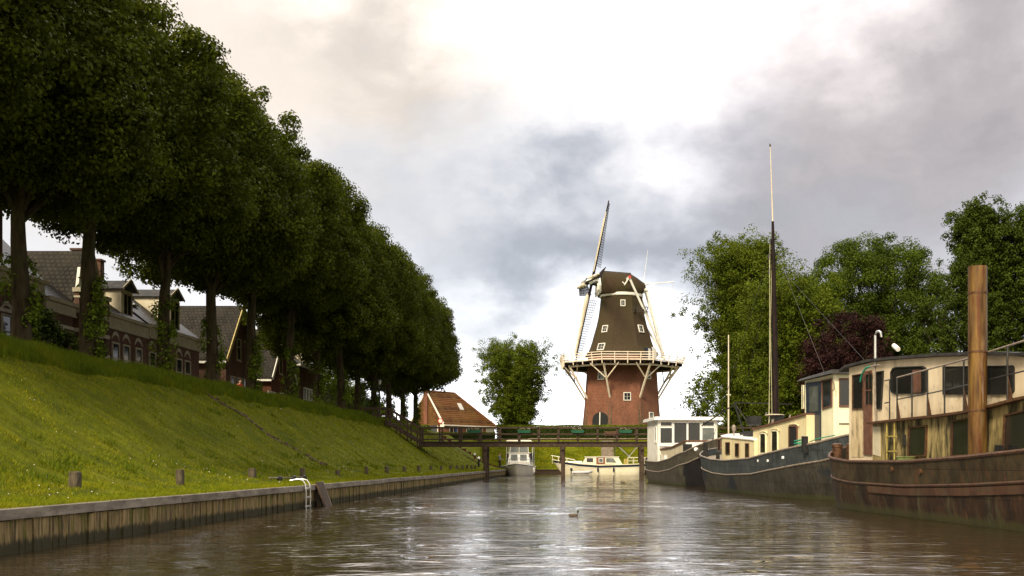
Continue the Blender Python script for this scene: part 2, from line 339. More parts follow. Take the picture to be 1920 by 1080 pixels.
# ------------------------------------------------------------ world and sun
w = bpy.data.worlds.new('World'); scene.world = w; w.use_nodes = True
nt = w.node_tree; bg = nt.nodes['Background']
sky = nt.nodes.new('ShaderNodeTexSky'); sky.sky_type = 'NISHITA'; sky.sun_disc = False
SUN = Vector((-.34,-.72,.60)).normalized()
sky.sun_elevation = math.asin(SUN.z); sky.sun_rotation = math.atan2(SUN.x, SUN.y)
tc = nt.nodes.new('ShaderNodeTexCoord')
nz = nt.nodes.new('ShaderNodeTexNoise'); nz.inputs['Scale'].default_value = 7.5; nz.inputs['Detail'].default_value = 8; nz.inputs['Roughness'].default_value = .55
mpn = nt.nodes.new('ShaderNodeMapping'); mpn.inputs['Scale'].default_value = (1,1,1.6)
nt.links.new(tc.outputs['Generated'], mpn.inputs['Vector']); nt.links.new(mpn.outputs[0], nz.inputs['Vector'])
def vm(op, a, b):
    n = nt.nodes.new('ShaderNodeVectorMath'); n.operation = op
    for i, v in enumerate((a, b)):
        if isinstance(v, tuple): n.inputs[i].default_value = v
        else: nt.links.new(v, n.inputs[i])
    return n
def mt(op, a, b=0.0, c=None):
    n = nt.nodes.new('ShaderNodeMath'); n.operation = op
    for i, v in enumerate((a, b, c)):
        if v is None: continue
        if isinstance(v, (int, float)): n.inputs[i].default_value = v
        else: nt.links.new(v, n.inputs[i])
    return n.outputs[0]
def vscale(v, k):
    n = nt.nodes.new('ShaderNodeVectorMath'); n.operation = 'SCALE'; nt.links.new(v, n.inputs[0]); n.inputs['Scale'].default_value = k; return n.outputs[0]
pert = vscale(vm('SUBTRACT', nz.outputs['Color'], (.5,.5,.5)).outputs[0], .27)
D = vm('NORMALIZE', vm('ADD', tc.outputs['Generated'], pert).outputs[0], (0,0,0)).outputs[0]
def blob(px, py, r):
    d = Vector(((px-VX)/F, 1, (HY-py)/F)).normalized(); s = r/F
    dt = vm('DOT_PRODUCT', D, tuple(d)).outputs['Value']
    return mt('EXPONENT', mt('MULTIPLY', mt('SUBTRACT', dt, 1.0), 1/(s*s)))
BASE = .71
L = None
for (px, py, r, a) in [(800,45,120,-.42),(700,120,100,-.26),(340,0,190,-.10),(1000,-60,120,-.2),(1120,130,120,.18),(960,250,120,.12),(1330,330,110,-.16),(1250,480,80,-.20),(620,420,90,-.10),(560,300,120,.12),(1600,90,200,-.12),(1890,230,150,-.30),
    (1860,20,130,-.22),(1530,300,160,-.12),(1080,385,90,-.30),(860,440,110,-.30),(1650,440,170,-.34),(1330,420,110,-.22),(990,490,100,-.26),(1180,480,80,-.15),(1000,790,88,2.6),(1150,610,60,.3),(1280,780,92,2.4),(800,780,92,2.0),(1010,610,60,.25),(560,700,120,.8),(1080,-800,270,8.5),(1060,-1500,450,3.6),(900,560,60,.3),(1450,560,90,-.1),(1260,270,80,.10),(350,520,140,.12)]:  # blobs far above the view are added brightness to whiten the water
    t = mt('MULTIPLY', blob(px,py,r), a*.62); L = t if L is None else mt('ADD', L, t)
nz2 = nt.nodes.new('ShaderNodeTexNoise'); nz2.inputs['Scale'].default_value = 9; nz2.inputs['Detail'].default_value = 9; nz2.inputs['Roughness'].default_value = .62
nt.links.new(D, nz2.inputs['Vector'])
L = mt('ADD', mt('ADD', L, BASE), mt('MULTIPLY', mt('SUBTRACT', nz2.outputs['Fac'], .5), .24))
# extra brightness added to the unseen sky behind and above, to light the scene
bd = vm('DOT_PRODUCT', tc.outputs['Generated'], (-.25,-.62,.74)).outputs['Value']
L = mt('ADD', L, mt('MULTIPLY', mt('MAXIMUM', mt('ADD', bd, .05), 0.0), .75))
L = mt('MAXIMUM', L, .22)
def mixc(f, a, b, mode='MIX'): return mix(nt, f, a, b, mode)
warm = mt('MINIMUM', mt('ADD', mt('ADD', blob(600,-80,210), blob(200,60,240)), blob(1000,-50,150)), 1.0)
pink = mt('MINIMUM', mt('ADD', blob(1850,20,260), mt('MULTIPLY', blob(1600,150,250), .6)), 1.0)
cool = ramp(nt, L, [(.25, (.88,.95,1.10)), (.95, (.99,1.0,1.03))])
tint = mixc(warm, cool, (1.10,.975,.85)); tint = mixc(mt('MULTIPLY', pink, .75), tint, (1.09,.95,.91))
cl = mixc(1.0, mt('MULTIPLY', L, 1.0), tint, 'MULTIPLY')
hi = mt('MINIMUM', mt('MAXIMUM', mt('ADD', mt('MULTIPLY', bd, 1.6), .1), 0.0), 1.0)
cl = mixc(1.0, cl, mixc(hi, (1.0,1.0,1.0), (1.12,.99,.78)), 'MULTIPLY')
# cloud deck in front of the physical sky (sky strength 0.1, mostly hidden by the overcast)
skc = vscale(sky.outputs[0], .10)
fin = mixc(.93, skc, cl)
nt.links.new(fin, bg.inputs['Color']); bg.inputs['Strength'].default_value = 1.0
sl = bpy.data.lights.new('sun', 'SUN'); sl.energy = 3.9; sl.angle = R(12); sl.color = (1,.87,.62)
so = bpy.data.objects.new('sun', sl); C.objects.link(so); so.rotation_euler = SUN.to_track_quat('Z','Y').to_euler(); so.location = (0,0,60)

# ------------------------------------------------------------ camera
cam = bpy.data.cameras.new('camera'); co = bpy.data.objects.new('camera', cam); C.objects.link(co)
co.location = (0,0,EYE); co.rotation_euler = (R(90),0,0)
cam.sensor_width = 36; cam.lens = F/1920*36; cam.shift_x = (960-VX)/1920; cam.shift_y = (HY-540)/1920
cam.clip_start = .1; cam.clip_end = 6000; scene.camera = co
scene.view_settings.view_transform = 'Standard'; scene.view_settings.look = 'None'; scene.view_settings.gamma = 1
scene.view_settings.exposure = 0.30
scene.cycles.max_bounces = 6; scene.cycles.transparent_max_bounces = 6
scene.cycles.use_denoising = True

# ------------------------------------------------------------ land
QL = 8.92; TOE = 12.2; CREST = 19.0; ZC = 5.3; FARY = 133.2; RX = 14.2
def interp(x, pts):
    xs, ys = zip(*pts); return np.interp(x, xs, ys)
def left_h(L):
    return interp(L, [(QL,.66),(10.5,.74),(11.6,.92),(12.4,1.22),(13.2,1.68),(17.4,4.42),(18.3,4.98),(19.0,5.26),(19.8,5.36),(22,5.34),(60,5.2),(2000,5.0)])
def far_h(Y): return interp(Y, [(FARY,.5),(134.2,.7),(135.4,1.2),(140.5,3.9),(141.8,4.4),(143,4.5),(170,4.8),(9000,4.9)])
def H(x, y):
    x = np.asarray(x, float); y = np.asarray(y, float)
    h = np.full(np.broadcast(x,y).shape, -1.5)
    h = np.where(x < -QL, np.maximum(h, left_h(-x)), h)
    h = np.where(x > RX, np.maximum(h, 1.25), h)
    h = np.where(y > FARY, np.maximum(h, far_h(y)), h)
    return h
def bumps(x, y):
    return .05*np.sin(x*1.7+y*.6)+.04*np.sin(y*1.1-x*.8)+.03*np.sin(x*3.1+y*2.3)+.02*np.sin(y*4.3)
xs = np.concatenate([[-3000,-900,-400,-200,-120,-80,-60,-45,-36,-30,-27], np.arange(-25,-8.95,.35), [-8.93,-8.915], [-5,0,5,10,14.19,14.21], np.arange(15,30,2), [35,45,60,90,150,400,900,3000]])
ys = np.concatenate([[-400,-100,-40,-10], np.arange(0,133,.8), [133.1,133.19,133.21], np.arange(133.6,144,.5), [146,150,156,165,180,220,300,600,1500,4000]])
X, Y = np.meshgrid(xs, ys, indexing='ij'); Z = H(X, Y)
slope = ((X < -10.5) & (X > -24)) | ((Y > 134) & (Y < 143))
Z = Z + np.where(slope & (Z > .5), bumps(X,Y), 0)
V = np.stack([X,Y,Z], -1).reshape(-1,3); ni, nj = X.shape
idx = np.arange(ni*nj).reshape(ni,nj)
Fc = np.stack([idx[:-1,:-1], idx[1:,:-1], idx[1:,1:], idx[:-1,1:]], -1).reshape(-1,4)
gm, gnt, gbs = new_mat('grass_ground')
g1 = ramp(gnt, noise(gnt, coords(gnt, (1,1,1)), .55, 6, .65), [(.32, (.070,.092,.003)), (.68, (.165,.178,.006))])
g2 = ramp(gnt, noise(gnt, coords(gnt, (.35,1.6,1)), 1.6, 6, .7), [(.35, (.6,.6,.6)), (.7, (1.25,1.2,1.1))])
gc = mix(gnt, 1.0, g1, g2, 'MULTIPLY')
gp = ramp(gnt, noise(gnt, coords(gnt, (.6,1,1)), 1.3, 8, .75), [(.64, 0.0), (.74, 1.0)])
gc = mix(gnt, mix(gnt, 1.0, gp, (.5,.5,.5), 'MULTIPLY'), gc, (.10,.07,.02))
gnt.links.new(gc, gbs.inputs['Base Color']); gbs.inputs['Roughness'].default_value = .95; gbs.inputs['Specular IOR Level'].default_value = .1
bump(gnt, noise(gnt, coords(gnt, (1,1,1)), 9, 6, .8), .9, .12, gbs)
ground = np_mesh('ground', V, Fc, gm); tag(ground, kind='structure')
# street along the houses and the path on the far bank
s = MB(); s.add([(-26.4,20,5.36),(-22.6,20,5.385),(-22.6,128,5.385),(-26.4,128,5.36)], [(0,1,2,3)])
tag(s.obj('road', m['asphalt']), kind='structure')
s = MB(); s.add([(-8,141.9,4.62),(45,141.9,4.62),(45,143.1,4.70),(-8,143.1,4.70)], [(0,1,2,3)])
tag(s.obj('path', m['gravel']), kind='structure')
# water
wm, wnt, wbs = new_mat('canal_water')
wbs.inputs['Base Color'].default_value = (.030,.021,.010,1); wbs.inputs['Roughness'].default_value = .02
wbs.inputs['IOR'].default_value = 2.5; wbs.inputs['Specular IOR Level'].default_value = .5
n1 = noise(wnt, coords(wnt, (.85,2.6,1)), 1.5, 2, .5, .5)
n2 = noise(wnt, coords(wnt, (2.0,6.5,1)), 1.5, 3, .6, .4)
n3 = noise(wnt, coords(wnt, (.10,.22,1)), 1.0, 2, .5)
hsum = wnt.nodes.new('ShaderNodeMath'); hsum.operation = 'MULTIPLY_ADD'; wnt.links.new(n2, hsum.inputs[0]); hsum.inputs[1].default_value = .36; wnt.links.new(n1, hsum.inputs[2])
amp = ramp(wnt, n3, [(.3, .45), (.7, 1.0)])
hm = wnt.nodes.new('ShaderNodeMath'); hm.operation = 'MULTIPLY'; wnt.links.new(hsum.outputs[0], hm.inputs[0]); wnt.links.new(amp, hm.inputs[1])
bump(wnt, hm.outputs[0], 1.0, .050, wbs)
yw = [9.0]
while yw[-1] < 133.4: yw.append(yw[-1]+.036*(yw[-1]/13)**1.35)
yw = np.array([-200,-60,-20,0,5]+yw[:-1]+[133.4]); xw = np.linspace(-9.2,14.4,430)
XW, YW = np.meshgrid(xw, yw, indexing='ij'); ZW = np.zeros_like(XW); gw = np.random.default_rng(12)
for i in range(70):
    lam = .22*(2.4/.22)**gw.random(); th = gw.normal(math.pi/2, .42); kx_, ky_ = math.cos(th)*2*math.pi/lam, math.sin(th)*2*math.pi/lam
    am = .0021*lam**.8
    fade = np.clip((lam*60-YW)/(lam*30), 0, 1) if lam < 2 else 1
    ZW += am*fade*np.sin(kx_*XW+ky_*YW+gw.uniform(0,6.28)+.6*np.sin(XW*.35+i)+.5*np.sin(YW*.21+2*i))
patch = .62+.38*np.sin(XW*.23+1.1*np.sin(YW*.11))*np.sin(YW*.17+.8*np.sin(XW*.3))
ZW *= patch*np.clip((133-YW)/3, 0, 1)
nwi, nwj = XW.shape; iw = np.arange(nwi*nwj).reshape(nwi,nwj)
wo = np_mesh('water', np.stack([XW,YW,ZW],-1).reshape(-1,3), np.stack([iw[:-1,:-1], iw[1:,:-1], iw[1:,1:], iw[:-1,1:]], -1).reshape(-1,4), wm)
wo.data.polygons.foreach_set('use_smooth', [True]*len(wo.data.polygons)); tag(wo, kind='structure')
# worn earth lines down the bank
def earth_line(y0, seed, l0=12.3, l1=19.3, wd=.22):
    g = random.Random(seed); s = MB(); n = 46; pts = []
    for i in range(n+1):
        Lq = l0+(l1-l0)*i/n; yy = y0+g.uniform(-.08,.08)+.25*math.sin(i*.35)
        ww = wd*g.uniform(.5,1.3)
        z = float(H(-Lq, yy)+bumps(-Lq,yy))+.03
        pts.append(((-Lq, yy-ww, z), (-Lq, yy+ww, z+.01)))
    for i in range(n):
        s.add([pts[i][0], pts[i][1], pts[i+1][1], pts[i+1][0]], [(0,1,2,3)])
    for i in range(90):
        Lq = g.uniform(l0,l1); yy = y0+.25*math.sin((Lq-l0)/(l1-l0)*n*.35)+g.gauss(0,wd*.8); r = g.uniform(.04,.12); z = float(H(-Lq,yy)+bumps(-Lq,yy))+r*.5
        s.lathe((-Lq,yy,z), [(r*.5,-r*.6),(r,0),(r*.55,r*.55)], 5)
    return tag(s.obj('path', m['soil']), kind='structure')
earth_line(49.8, 3); earth_line(122, 4, 11.5, 18.5, .3)

# grass blades on the left bank and the far bank
def blades(name, n, xr, yr, hgt, wid, mat, dens_near=True, seed=1, lean=.5, hmax=None):
    g = np.random.default_rng(seed)
    x = g.uniform(xr[0], xr[1], n)
    if dens_near:
        u = g.uniform(0,1,n); a = 1/yr[0]; b = 1/yr[1]; y = 1/(a+(b-a)*u)
    else: y = g.uniform(yr[0], yr[1], n)
    sc = np.clip(y/30, .75, 3.2)
    z = H(x,y)+np.where((x < -10.5)|(y > 134), bumps(x,y), 0)-.01
    h = hgt*g.uniform(.5,1.3,n)*sc**.45; ww = wid*sc*g.uniform(.6,1.2,n)
    ang = g.uniform(0,np.pi,n); ux = np.cos(ang); uy = np.sin(ang)
    lx = g.normal(0,lean,n)*h; ly = g.normal(0,lean,n)*h
    b0 = np.stack([x-ux*ww/2,y-uy*ww/2,z],1); b1 = np.stack([x+ux*ww/2,y+uy*ww/2,z],1); t = np.stack([x+lx,y+ly,z+h],1)
    V = np.stack([b0,b1,t],1).reshape(-1,3)
    o = np_mesh(name, V, np.arange(n*3).reshape(n,3), mat)
    return o
tag(blades('grass', 190000, (-18.6,-8.98), (14,125), .075, .020, m['blade'], seed=2), 'short yellow green mown grass covering the canal bank', 'grass', kind='stuff')
tag(blades('tall_grass', 95000, (-20.4,-17.6), (24,118), .27, .020, m['blade_tall'], seed=3, lean=.35), 'long darker uncut grass along the crest of the bank', 'grass', kind='stuff')
def far_blades():
    o = blades('grass', 26000, (-14,15), (134,143), .12, .03, m['blade'], False, 5)
    tag(o, 'grass on the far bank below the windmill', 'grass', kind='stuff')
far_blades()
def edge_tufts():
    tag(blades('edge_grass', 16000, (-9.35,-8.9), (14,118), .13, .018, m['blade'], seed=8, lean=.6), 'ragged grass fringe hanging over the quay cap', 'grass', kind='stuff')
edge_tufts()

# rank tufts and weeds in the mown bank
gt = np.random.default_rng(77); nc = 420; yc = 1/(1/15+(1/100-1/15)*gt.uniform(0,1,nc)); xc = -gt.uniform(9.2,18.2,nc); near_foot = gt.random(nc) < .55; xc = np.where(near_foot, -12.4+gt.normal(0,.45,nc), xc)
kk = 26; x_ = np.repeat(xc,kk)+gt.normal(0,.11,nc*kk); y_ = np.repeat(yc,kk)+gt.normal(0,.20,nc*kk); h_ = np.repeat(gt.uniform(.06,.20,nc),kk)*gt.uniform(.5,1.2,nc*kk)
x_ = np.minimum(x_, -9.1); z_ = H(x_,y_)+np.where(x_ < -10.5, bumps(x_,y_), 0)-.01; a_ = gt.uniform(0,3.14,nc*kk); w_t = .014*np.clip(y_/25,.8,2.5)
b0 = np.stack([x_-np.cos(a_)*w_t,y_-np.sin(a_)*w_t,z_],1); b1 = np.stack([x_+np.cos(a_)*w_t,y_+np.sin(a_)*w_t,z_],1); t_ = np.stack([x_+gt.normal(0,.5,nc*kk)*h_,y_+gt.normal(0,.5,nc*kk)*h_,z_+h_],1)
tag(np_mesh('weeds', np.stack([b0,b1,t_],1).reshape(-1,3), np.arange(nc*kk*3).reshape(-1,3), m['blade_tall']), 'dark ragged tufts and weeds scattered over the mown bank', 'weeds', kind='stuff')
# daisies and dandelions in the lawn
gd = np.random.default_rng(31); nd = 150; yd = 1/(1/16+(1/70-1/16)*gd.uniform(0,1,nd)); xd = -gd.uniform(9.6,17.5,nd); cl_ = gd.random(nd) < .6
xd = np.where(cl_, -13+2*np.sin(yd*.4)+gd.normal(0,1.2,nd), xd); zd = H(xd,yd)+np.where(xd < -10.5, bumps(xd,yd), 0)+.075
o = leaves('daisies', np.stack([xd,yd,zd],1), np.tile([0,-.5,1.0],(nd,1))+gd.normal(0,.2,(nd,3)), gd.uniform(.015,.032,nd)*np.clip(yd/25,.8,2), m['flower'], None, 1.0)
tag(o, 'tiny pale daisies scattered in the grass of the bank', 'wildflowers', kind='stuff')
# ------------------------------------------------------------ quay wall
q = thing('quay_wall', 'weathered vertical plank quay wall with grey timber cap along the grass bank', 'quay wall', (-QL+.0,10,0))
s = MB(); g = random.Random(5); y = -12.0
while y < 122:
    wd = g.uniform(.17,.25); dx = g.uniform(-.022,.022)
    s.box(-QL-.07+dx, -QL+.07+dx, y+.008, y+wd-.008, -.9, .515+g.uniform(-.012,.012)); y += wd
s.obj('planking', m['plank'], q)
s = MB(); s.box(-QL-.3,-QL-.09,-12,122,-.9,.5); s.obj('backing_beam', m['tar'], q)
s = MB(); y = -12.0
while y < 122:
    ln = g.uniform(3.2,4.6); dz = g.uniform(-.012,.012); dx = g.uniform(-.015,.015)
    s.box(-QL-.10+dx, -QL+.13+dx, y+.01, min(y+ln,122)-.01, .53+dz, .70+dz); y += ln
s.obj('cap_beam', m['quay_cap'], q, bevel=.012)
q2 = thing('quay_wall', 'low dark timber quay wall at the foot of the far bank', 'quay wall', (0,133,0))
s = MB(); x = -12.0
while x < 16:
    wd = g.uniform(.2,.28); dy = g.uniform(-.02,.02); s.box(x+.01, x+wd-.01, 133.0+dy, 133.16+dy, -.9, .48); x += wd
s.obj('planking', m['wood_bridge'], q2)
s = MB(); s.box(-12,16,132.93,133.2,.485,.60); s.obj('cap_beam', m['wood_bridge'], q2)
q3 = thing('quay_wall', 'plank quay wall behind the moored houseboats', 'quay wall', (14.2,60,0))
s = MB(); y = -20.0
while y < 133:
    s.box(14.08+g.uniform(-.02,.02), 14.22, y+.01, y+.24, -.9, 1.2); y += .25
s.obj('planking', m['plank'], q3)
s = MB(); s.box(14.0,14.3,-20,133,1.205,1.36); s.obj('cap_beam', m['quay_cap'], q3)
# low retaining wall going down the far corner of the bank
rw = thing('retaining_wall', 'low brown retaining wall stepping down the bank behind the bridge', 'wall', (-13,130,1))
s = MB()
for i in range(14):
    L0 = 9.4+i*.6; z = float(left_h(L0+.3)); s.box(-L0-.6,-L0,129.7,130.0,z-.5,z+.22)
s.obj('wall', m['brick_red'], rw)

# mooring posts
post0 = None
pxs = [140,338,473,567,633,687,725,758,785,808,827,844,857,867,876,884,891]
for i, px in enumerate(pxs):
    Yp = F*10.85/(VX-px); z = float(H(-10.85, Yp))
    s = MB(); g = random.Random(i); ww = g.uniform(.085,.105); hh = g.uniform(.37,.44)
    if i == 4: hh = .3
    rings = []
    for (k, zz) in ((1.0,-.3),(1.0,.0),(1.02,.2),(.98,hh-.03),(.90,hh)):
        rings.append([(ww*k*sx*g.uniform(.96,1.04), ww*k*sy*g.uniform(.96,1.04), zz+g.uniform(-.008,.008)) for sx, sy in ((-1,-.7),(-.7,-1),(.7,-1),(1,-.7),(1,.7),(.7,1),(-.7,1),(-1,.7))])
    s.loft(rings)
    extra = ['nearest to the camera', '', 'left of the ladder', 'right behind the ladder'][i] if i < 4 else ''
    o = s.obj('mooring_post', m['wood_post'])
    o.location = (-10.85, Yp, z); o.rotation_euler = (g.uniform(-.03,.03), g.uniform(-.03,.03), g.uniform(-.2,.2))
    lab = '%s square wooden mooring post from the left on the quay grass' % ORD[i]
    if extra: lab += ', '+extra
    tag(o, lab, 'mooring post', 'mooring posts along the quay')
# ladder
Yl = 33.2
t = thing('ladder', 'silver metal bathing ladder hooked over the quay into the water', 'ladder', (-8.8,Yl,.7))
for dy in (-.25,.25):
    s = MB(); s.tube([(-9.2,Yl+dy,.86),(-8.95,Yl+dy,.90),(-8.80,Yl+dy,.86),(-8.72,Yl+dy,.74),(-8.70,Yl+dy,.5),(-8.70,Yl+dy,-.3)], .019, 8); s.obj('rail', m['metal'], t, smooth=True)
for z in (.62,.34,.06): s = MB(); s.box(-8.74,-8.66,Yl-.24,Yl+.24,z-.022,z+.022); s.obj('rung', m['metal'], t)
t = thing('plank_ramp', 'dark wooden board leaning from the quay cap down into the water', 'ramp', (-8.8,35.5,.7))
s = MB(); s.hexa([(-8.42,34.25,-.15),(-8.36,34.25,-.15),(-8.36,35.05,-.15),(-8.42,35.05,-.15),(-8.79,34.35,.78),(-8.72,34.35,.78),(-8.72,35.15,.78),(-8.79,35.15,.78)]); s.obj('board', m['wood_bridge'], t)
s = MB(); s.bar((-8.74,35.17,.80),(-8.37,35.08,-.15),.035); s.obj('edge_strip', m['quay_cap'], t)
for (yy) in (34.5,35.0): s = MB(); s.bar((-8.80,yy,.35),(-8.62,yy-.05,-.2),.06); s.obj('support', m['wood_bridge'], t)
t = thing('mooring_pole', 'pale pole with black rings lying in the grass by the ladder', 'pole', (-10.4,34,.75))
s = MB(); s.tube([(-10.75,36.0,.90),(-10.5,37.4,.88),(-10.4,38.9,.88)], .028, 6); s.obj('pole', m['quay_cap'], t)
for yy, xx in ((36.7,-10.6),(37.9,-10.45),(39.1,-10.4)):
    s = MB(); s.lathe((xx,yy,.86), [(.03,-.08),(.085,-.06),(.10,0),(.08,.07),(.03,.09)], 8); s.obj('ring', m['black'], t, smooth=True)
# ------------------------------------------------------------ trees
def limb_pts(a, b, g, sag=0, n=5, wob=.2):
    a = Vector(a); b = Vector(b); out = []
    for i in range(n+1):
        t = i/n; p = a.lerp(b, t); p.z += math.sin(t*math.pi)*sag
        if 0 < i < n: p += Vector((g.gauss(0,wob), g.gauss(0,wob), g.gauss(0,wob*.5)))
        out.append(p)
    return out
def trunk_mesh(g, h, r, flare=1.5, n=12, lean=.15, top=.25):
    s = MB(); rings = []; m_ = 14; cx = cy = 0
    for i in range(m_+1):
        t = i/m_; z = t*h-.15*(i == 0); rr = r*(1-(1-top)*t)*(1+(flare-1)*max(0,1-t*9)**2)
        cx += g.gauss(0,lean*.18)*(i > 1); cy += g.gauss(0,lean*.18)*(i > 1)
        rings.append([(cx+rr*(1+.07*math.sin(a*3+i*.7)+g.uniform(-.03,.03))*math.cos(a), cy+rr*(1+.07*math.sin(a*3+i*.7))*math.sin(a), z) for a in [2*math.pi*j/n for j in range(n)]])
    s.loft(rings); return s
def dome_tree(name, label, cat, loc, seed, H_, zb, zc, rx, ry, rzu, rzd, leafm, leafs, nclu, per, rc, trunk_r, group=None, bark='trunk', shell=.5, droop=.0, lump_a=.16, limbs=26, nexp=2.4, inner=.2):
    """trunk foot at loc; crown centre height zc, radii rx ry, up rzu, down rzd"""
    g = random.Random(seed); t = thing(name, label, cat, loc, 0, group)
    trunk_mesh(g, zc+rzu*.35, trunk_r, 1.35).obj('trunk', m[bark], t, world=False, smooth=True)
    d = unit(nclu); q = (np.abs(d)**nexp).sum(1)**(-1/nexp); d2 = d*q[:,None]
    rad = shell+(1-shell)*rng.uniform(0,1,nclu)**.6
    ni = int(nclu*inner); rad[:ni] = rng.uniform(.15,shell,ni)
    rad = rad*(1+lump_a*lump(d, seed))
    c = d2*rad[:,None]*np.array([rx,ry,1.0]); c[:,2] *= np.where(c[:,2] > 0, rzu, rzd)
    c[:,2] += zc-droop*(np.hypot(c[:,0]/rx,c[:,1]/ry)**3)
    keep = c[:,2] > zb; c = c[keep]
    sm = MB()
    for i in range(limbs):
        e = c[g.randrange(len(c))]; z0 = g.uniform(zb*.95, zc*.95)
        if e[2] < z0-.8: z0 = max(zb*.9, e[2]-.3)
        r0 = trunk_r*g.uniform(.22,.42)
        pts = limb_pts((0,0,z0), e, g, g.uniform(.1,.8), 5, .18)
        sm.tube(pts, [r0,r0*.8,r0*.6,r0*.42,r0*.28,r0*.12], 6)
    sm.obj('limbs', m[bark], t, world=False, smooth=True)
    clustered(c, per, rng.uniform(rc*.7, rc*1.3, len(c)), leafs, (0,0,zc), m[leafm], 'crown', t)
    return t
def ivy(parent, seed, h, r, n, side=0):
    g = np.random.default_rng(seed)
    k = 26; zz = g.uniform(.1,1,k)**1.1*h; a = g.normal(side,1.0,k); c = np.stack([np.cos(a)*r, np.sin(a)*r, zz],1)
    clustered(c, n, g.uniform(.16,.42,k), .15, None, m['leaf_ivy'], 'ivy', parent, .3, 1.3)
# avenue: crowns cut to a tall egg, touching along the row
GZ = 5.33
av_px = [(-370,0),(-275,0),(-120,1),(20,2),(160,0),(302,1),(397,2),(475,0),(547,1),(597,2),(637,0),(670,1),(708,2),(740,0),(760,1),(776,2)]
av_y = [26.9, 30.4, 34.2, 38.4, 43.6, 51.3, 58.2, 65.4, 73.9, 81.2, 88.2, 94.9, 102.5, 111.0, 119.0, 126.5]
protos = []
for k in range(4):
    t = dome_tree('avenue_tree', '', 'tree', (-20.6,0,GZ), 11+k*7, 14.0, [5.0,4.9,4.6,3.0][k], 9.4, 5.1, 5.9, 5.1, [3.3,3.5,4.0,5.4][k], 'leaf_avenue', .175, [600,600,620,700][k], 190, .72, [.34,.32,.35,.33][k], shell=.62, droop=[.5,.5,.7,1.2][k], lump_a=.10, limbs=34, nexp=2.7)
    ivy(t, 30+k, 3.6, .46, 42, [.4,-.6,1.0,0][k])
    protos.append(t)
base_use = [False]*4
for i, Yt in enumerate(av_y):
    k = av_px[i][1] if i < 9 else 3
    if i in (10,13): k = 2
    if not base_use[k]: t = protos[k]; base_use[k] = True
    else: t = copy_tree(protos[k])
    g = random.Random(100+i)
    t.location = (-20.55+g.uniform(-.15,.15), Yt, GZ-.05)
    t.rotation_euler = (0,0,[0,.5,-.45,.25,-.3][i%5]+(math.pi if i%2 else 0)*0)
    sc = g.uniform(.985,1.02); up_ = 1+.13*min(1, max(0, (i-2)/6)); t.scale = (sc,sc*(1+.05*(i > 3)),sc*up_)
    if i == len(av_y)-1: lab = 'last and farthest broad green tree of the avenue, right of all the others'
    else: lab = '%s avenue tree from the left, ivy on its trunk, on the bank crest' % ORD[i]
    tag(t, lab, 'tree', 'avenue trees along the bank crest')
# open branching trees
def branch_tree(name, label, cat, loc, seed, h, spread, ang, nb, leafm, leafs, per, rc, trunk_r, z0=.2, shape='oval', group=None, squash=1.0, clus=6, low=1.0, fork=1):
    g = random.Random(seed); t = thing(name, label, cat, loc, 0, group)
    s = MB(); s.v = []; trunk_mesh(g, h*.55, trunk_r, 1.3, lean=.3).obj('trunk', m['trunk'], t, world=False, smooth=True)
    cs = []; rs = []; sm = MB()
    for i in range(nb):
        u = (i+g.random())/nb; zz = h*(z0+(.93-z0)*u*.72); a = i*2.4+g.uniform(-.5,.5)
        prof = math.sin(math.pi*min(1, .18+.82*(1-u)**.75))**.6 if shape == 'oval' else (1-u)**.45
        el = R(ang+g.uniform(-9,9)+22*u)
        ln = spread*prof*g.uniform(.8,1.1)/max(math.cos(el),.30)
        ln = min(ln, (h*g.uniform(.93,1.02)-zz)/max(math.sin(el),.2))
        if ln < .6: continue
        dx = Vector((math.cos(a)*math.cos(el), math.sin(a)*math.cos(el)*squash, math.sin(el)))
        st = Vector((g.gauss(0,.12), g.gauss(0,.12), zz*low)); pts = []; n = 7; p = st.copy(); d = dx.copy()
        for k in range(n+1):
            pts.append(p.copy()); d = (d+Vector((g.gauss(0,.10), g.gauss(0,.10), .05+g.gauss(0,.05)))).normalized(); p = p+d*ln/n
        r0 = trunk_r*(.34-.18*u); sm.tube(pts, [r0*(1-.13*k) for k in range(n+1)], 5)
        for k in range(2, n+1):
            for q in range(clus):
                b = pts[k]+Vector((g.gauss(0,1), g.gauss(0,1), g.gauss(0,.9)))*rc*(.95+.5*(k < 6))
                cs.append(b); rs.append(rc*g.uniform(.5,1.15))
                if q == 0 and k > 2: sm.tube([pts[k-1], b], [r0*.25, r0*.08], 4)
    sm.obj('limbs', m['trunk'], t, world=False, smooth=True)
    clustered(np.array([tuple(c) for c in cs]), per, np.array(rs), leafs, None, m[leafm], 'crown', t, .35, .85)
    return t
def ground_at(x, y): return float(H(x, y))
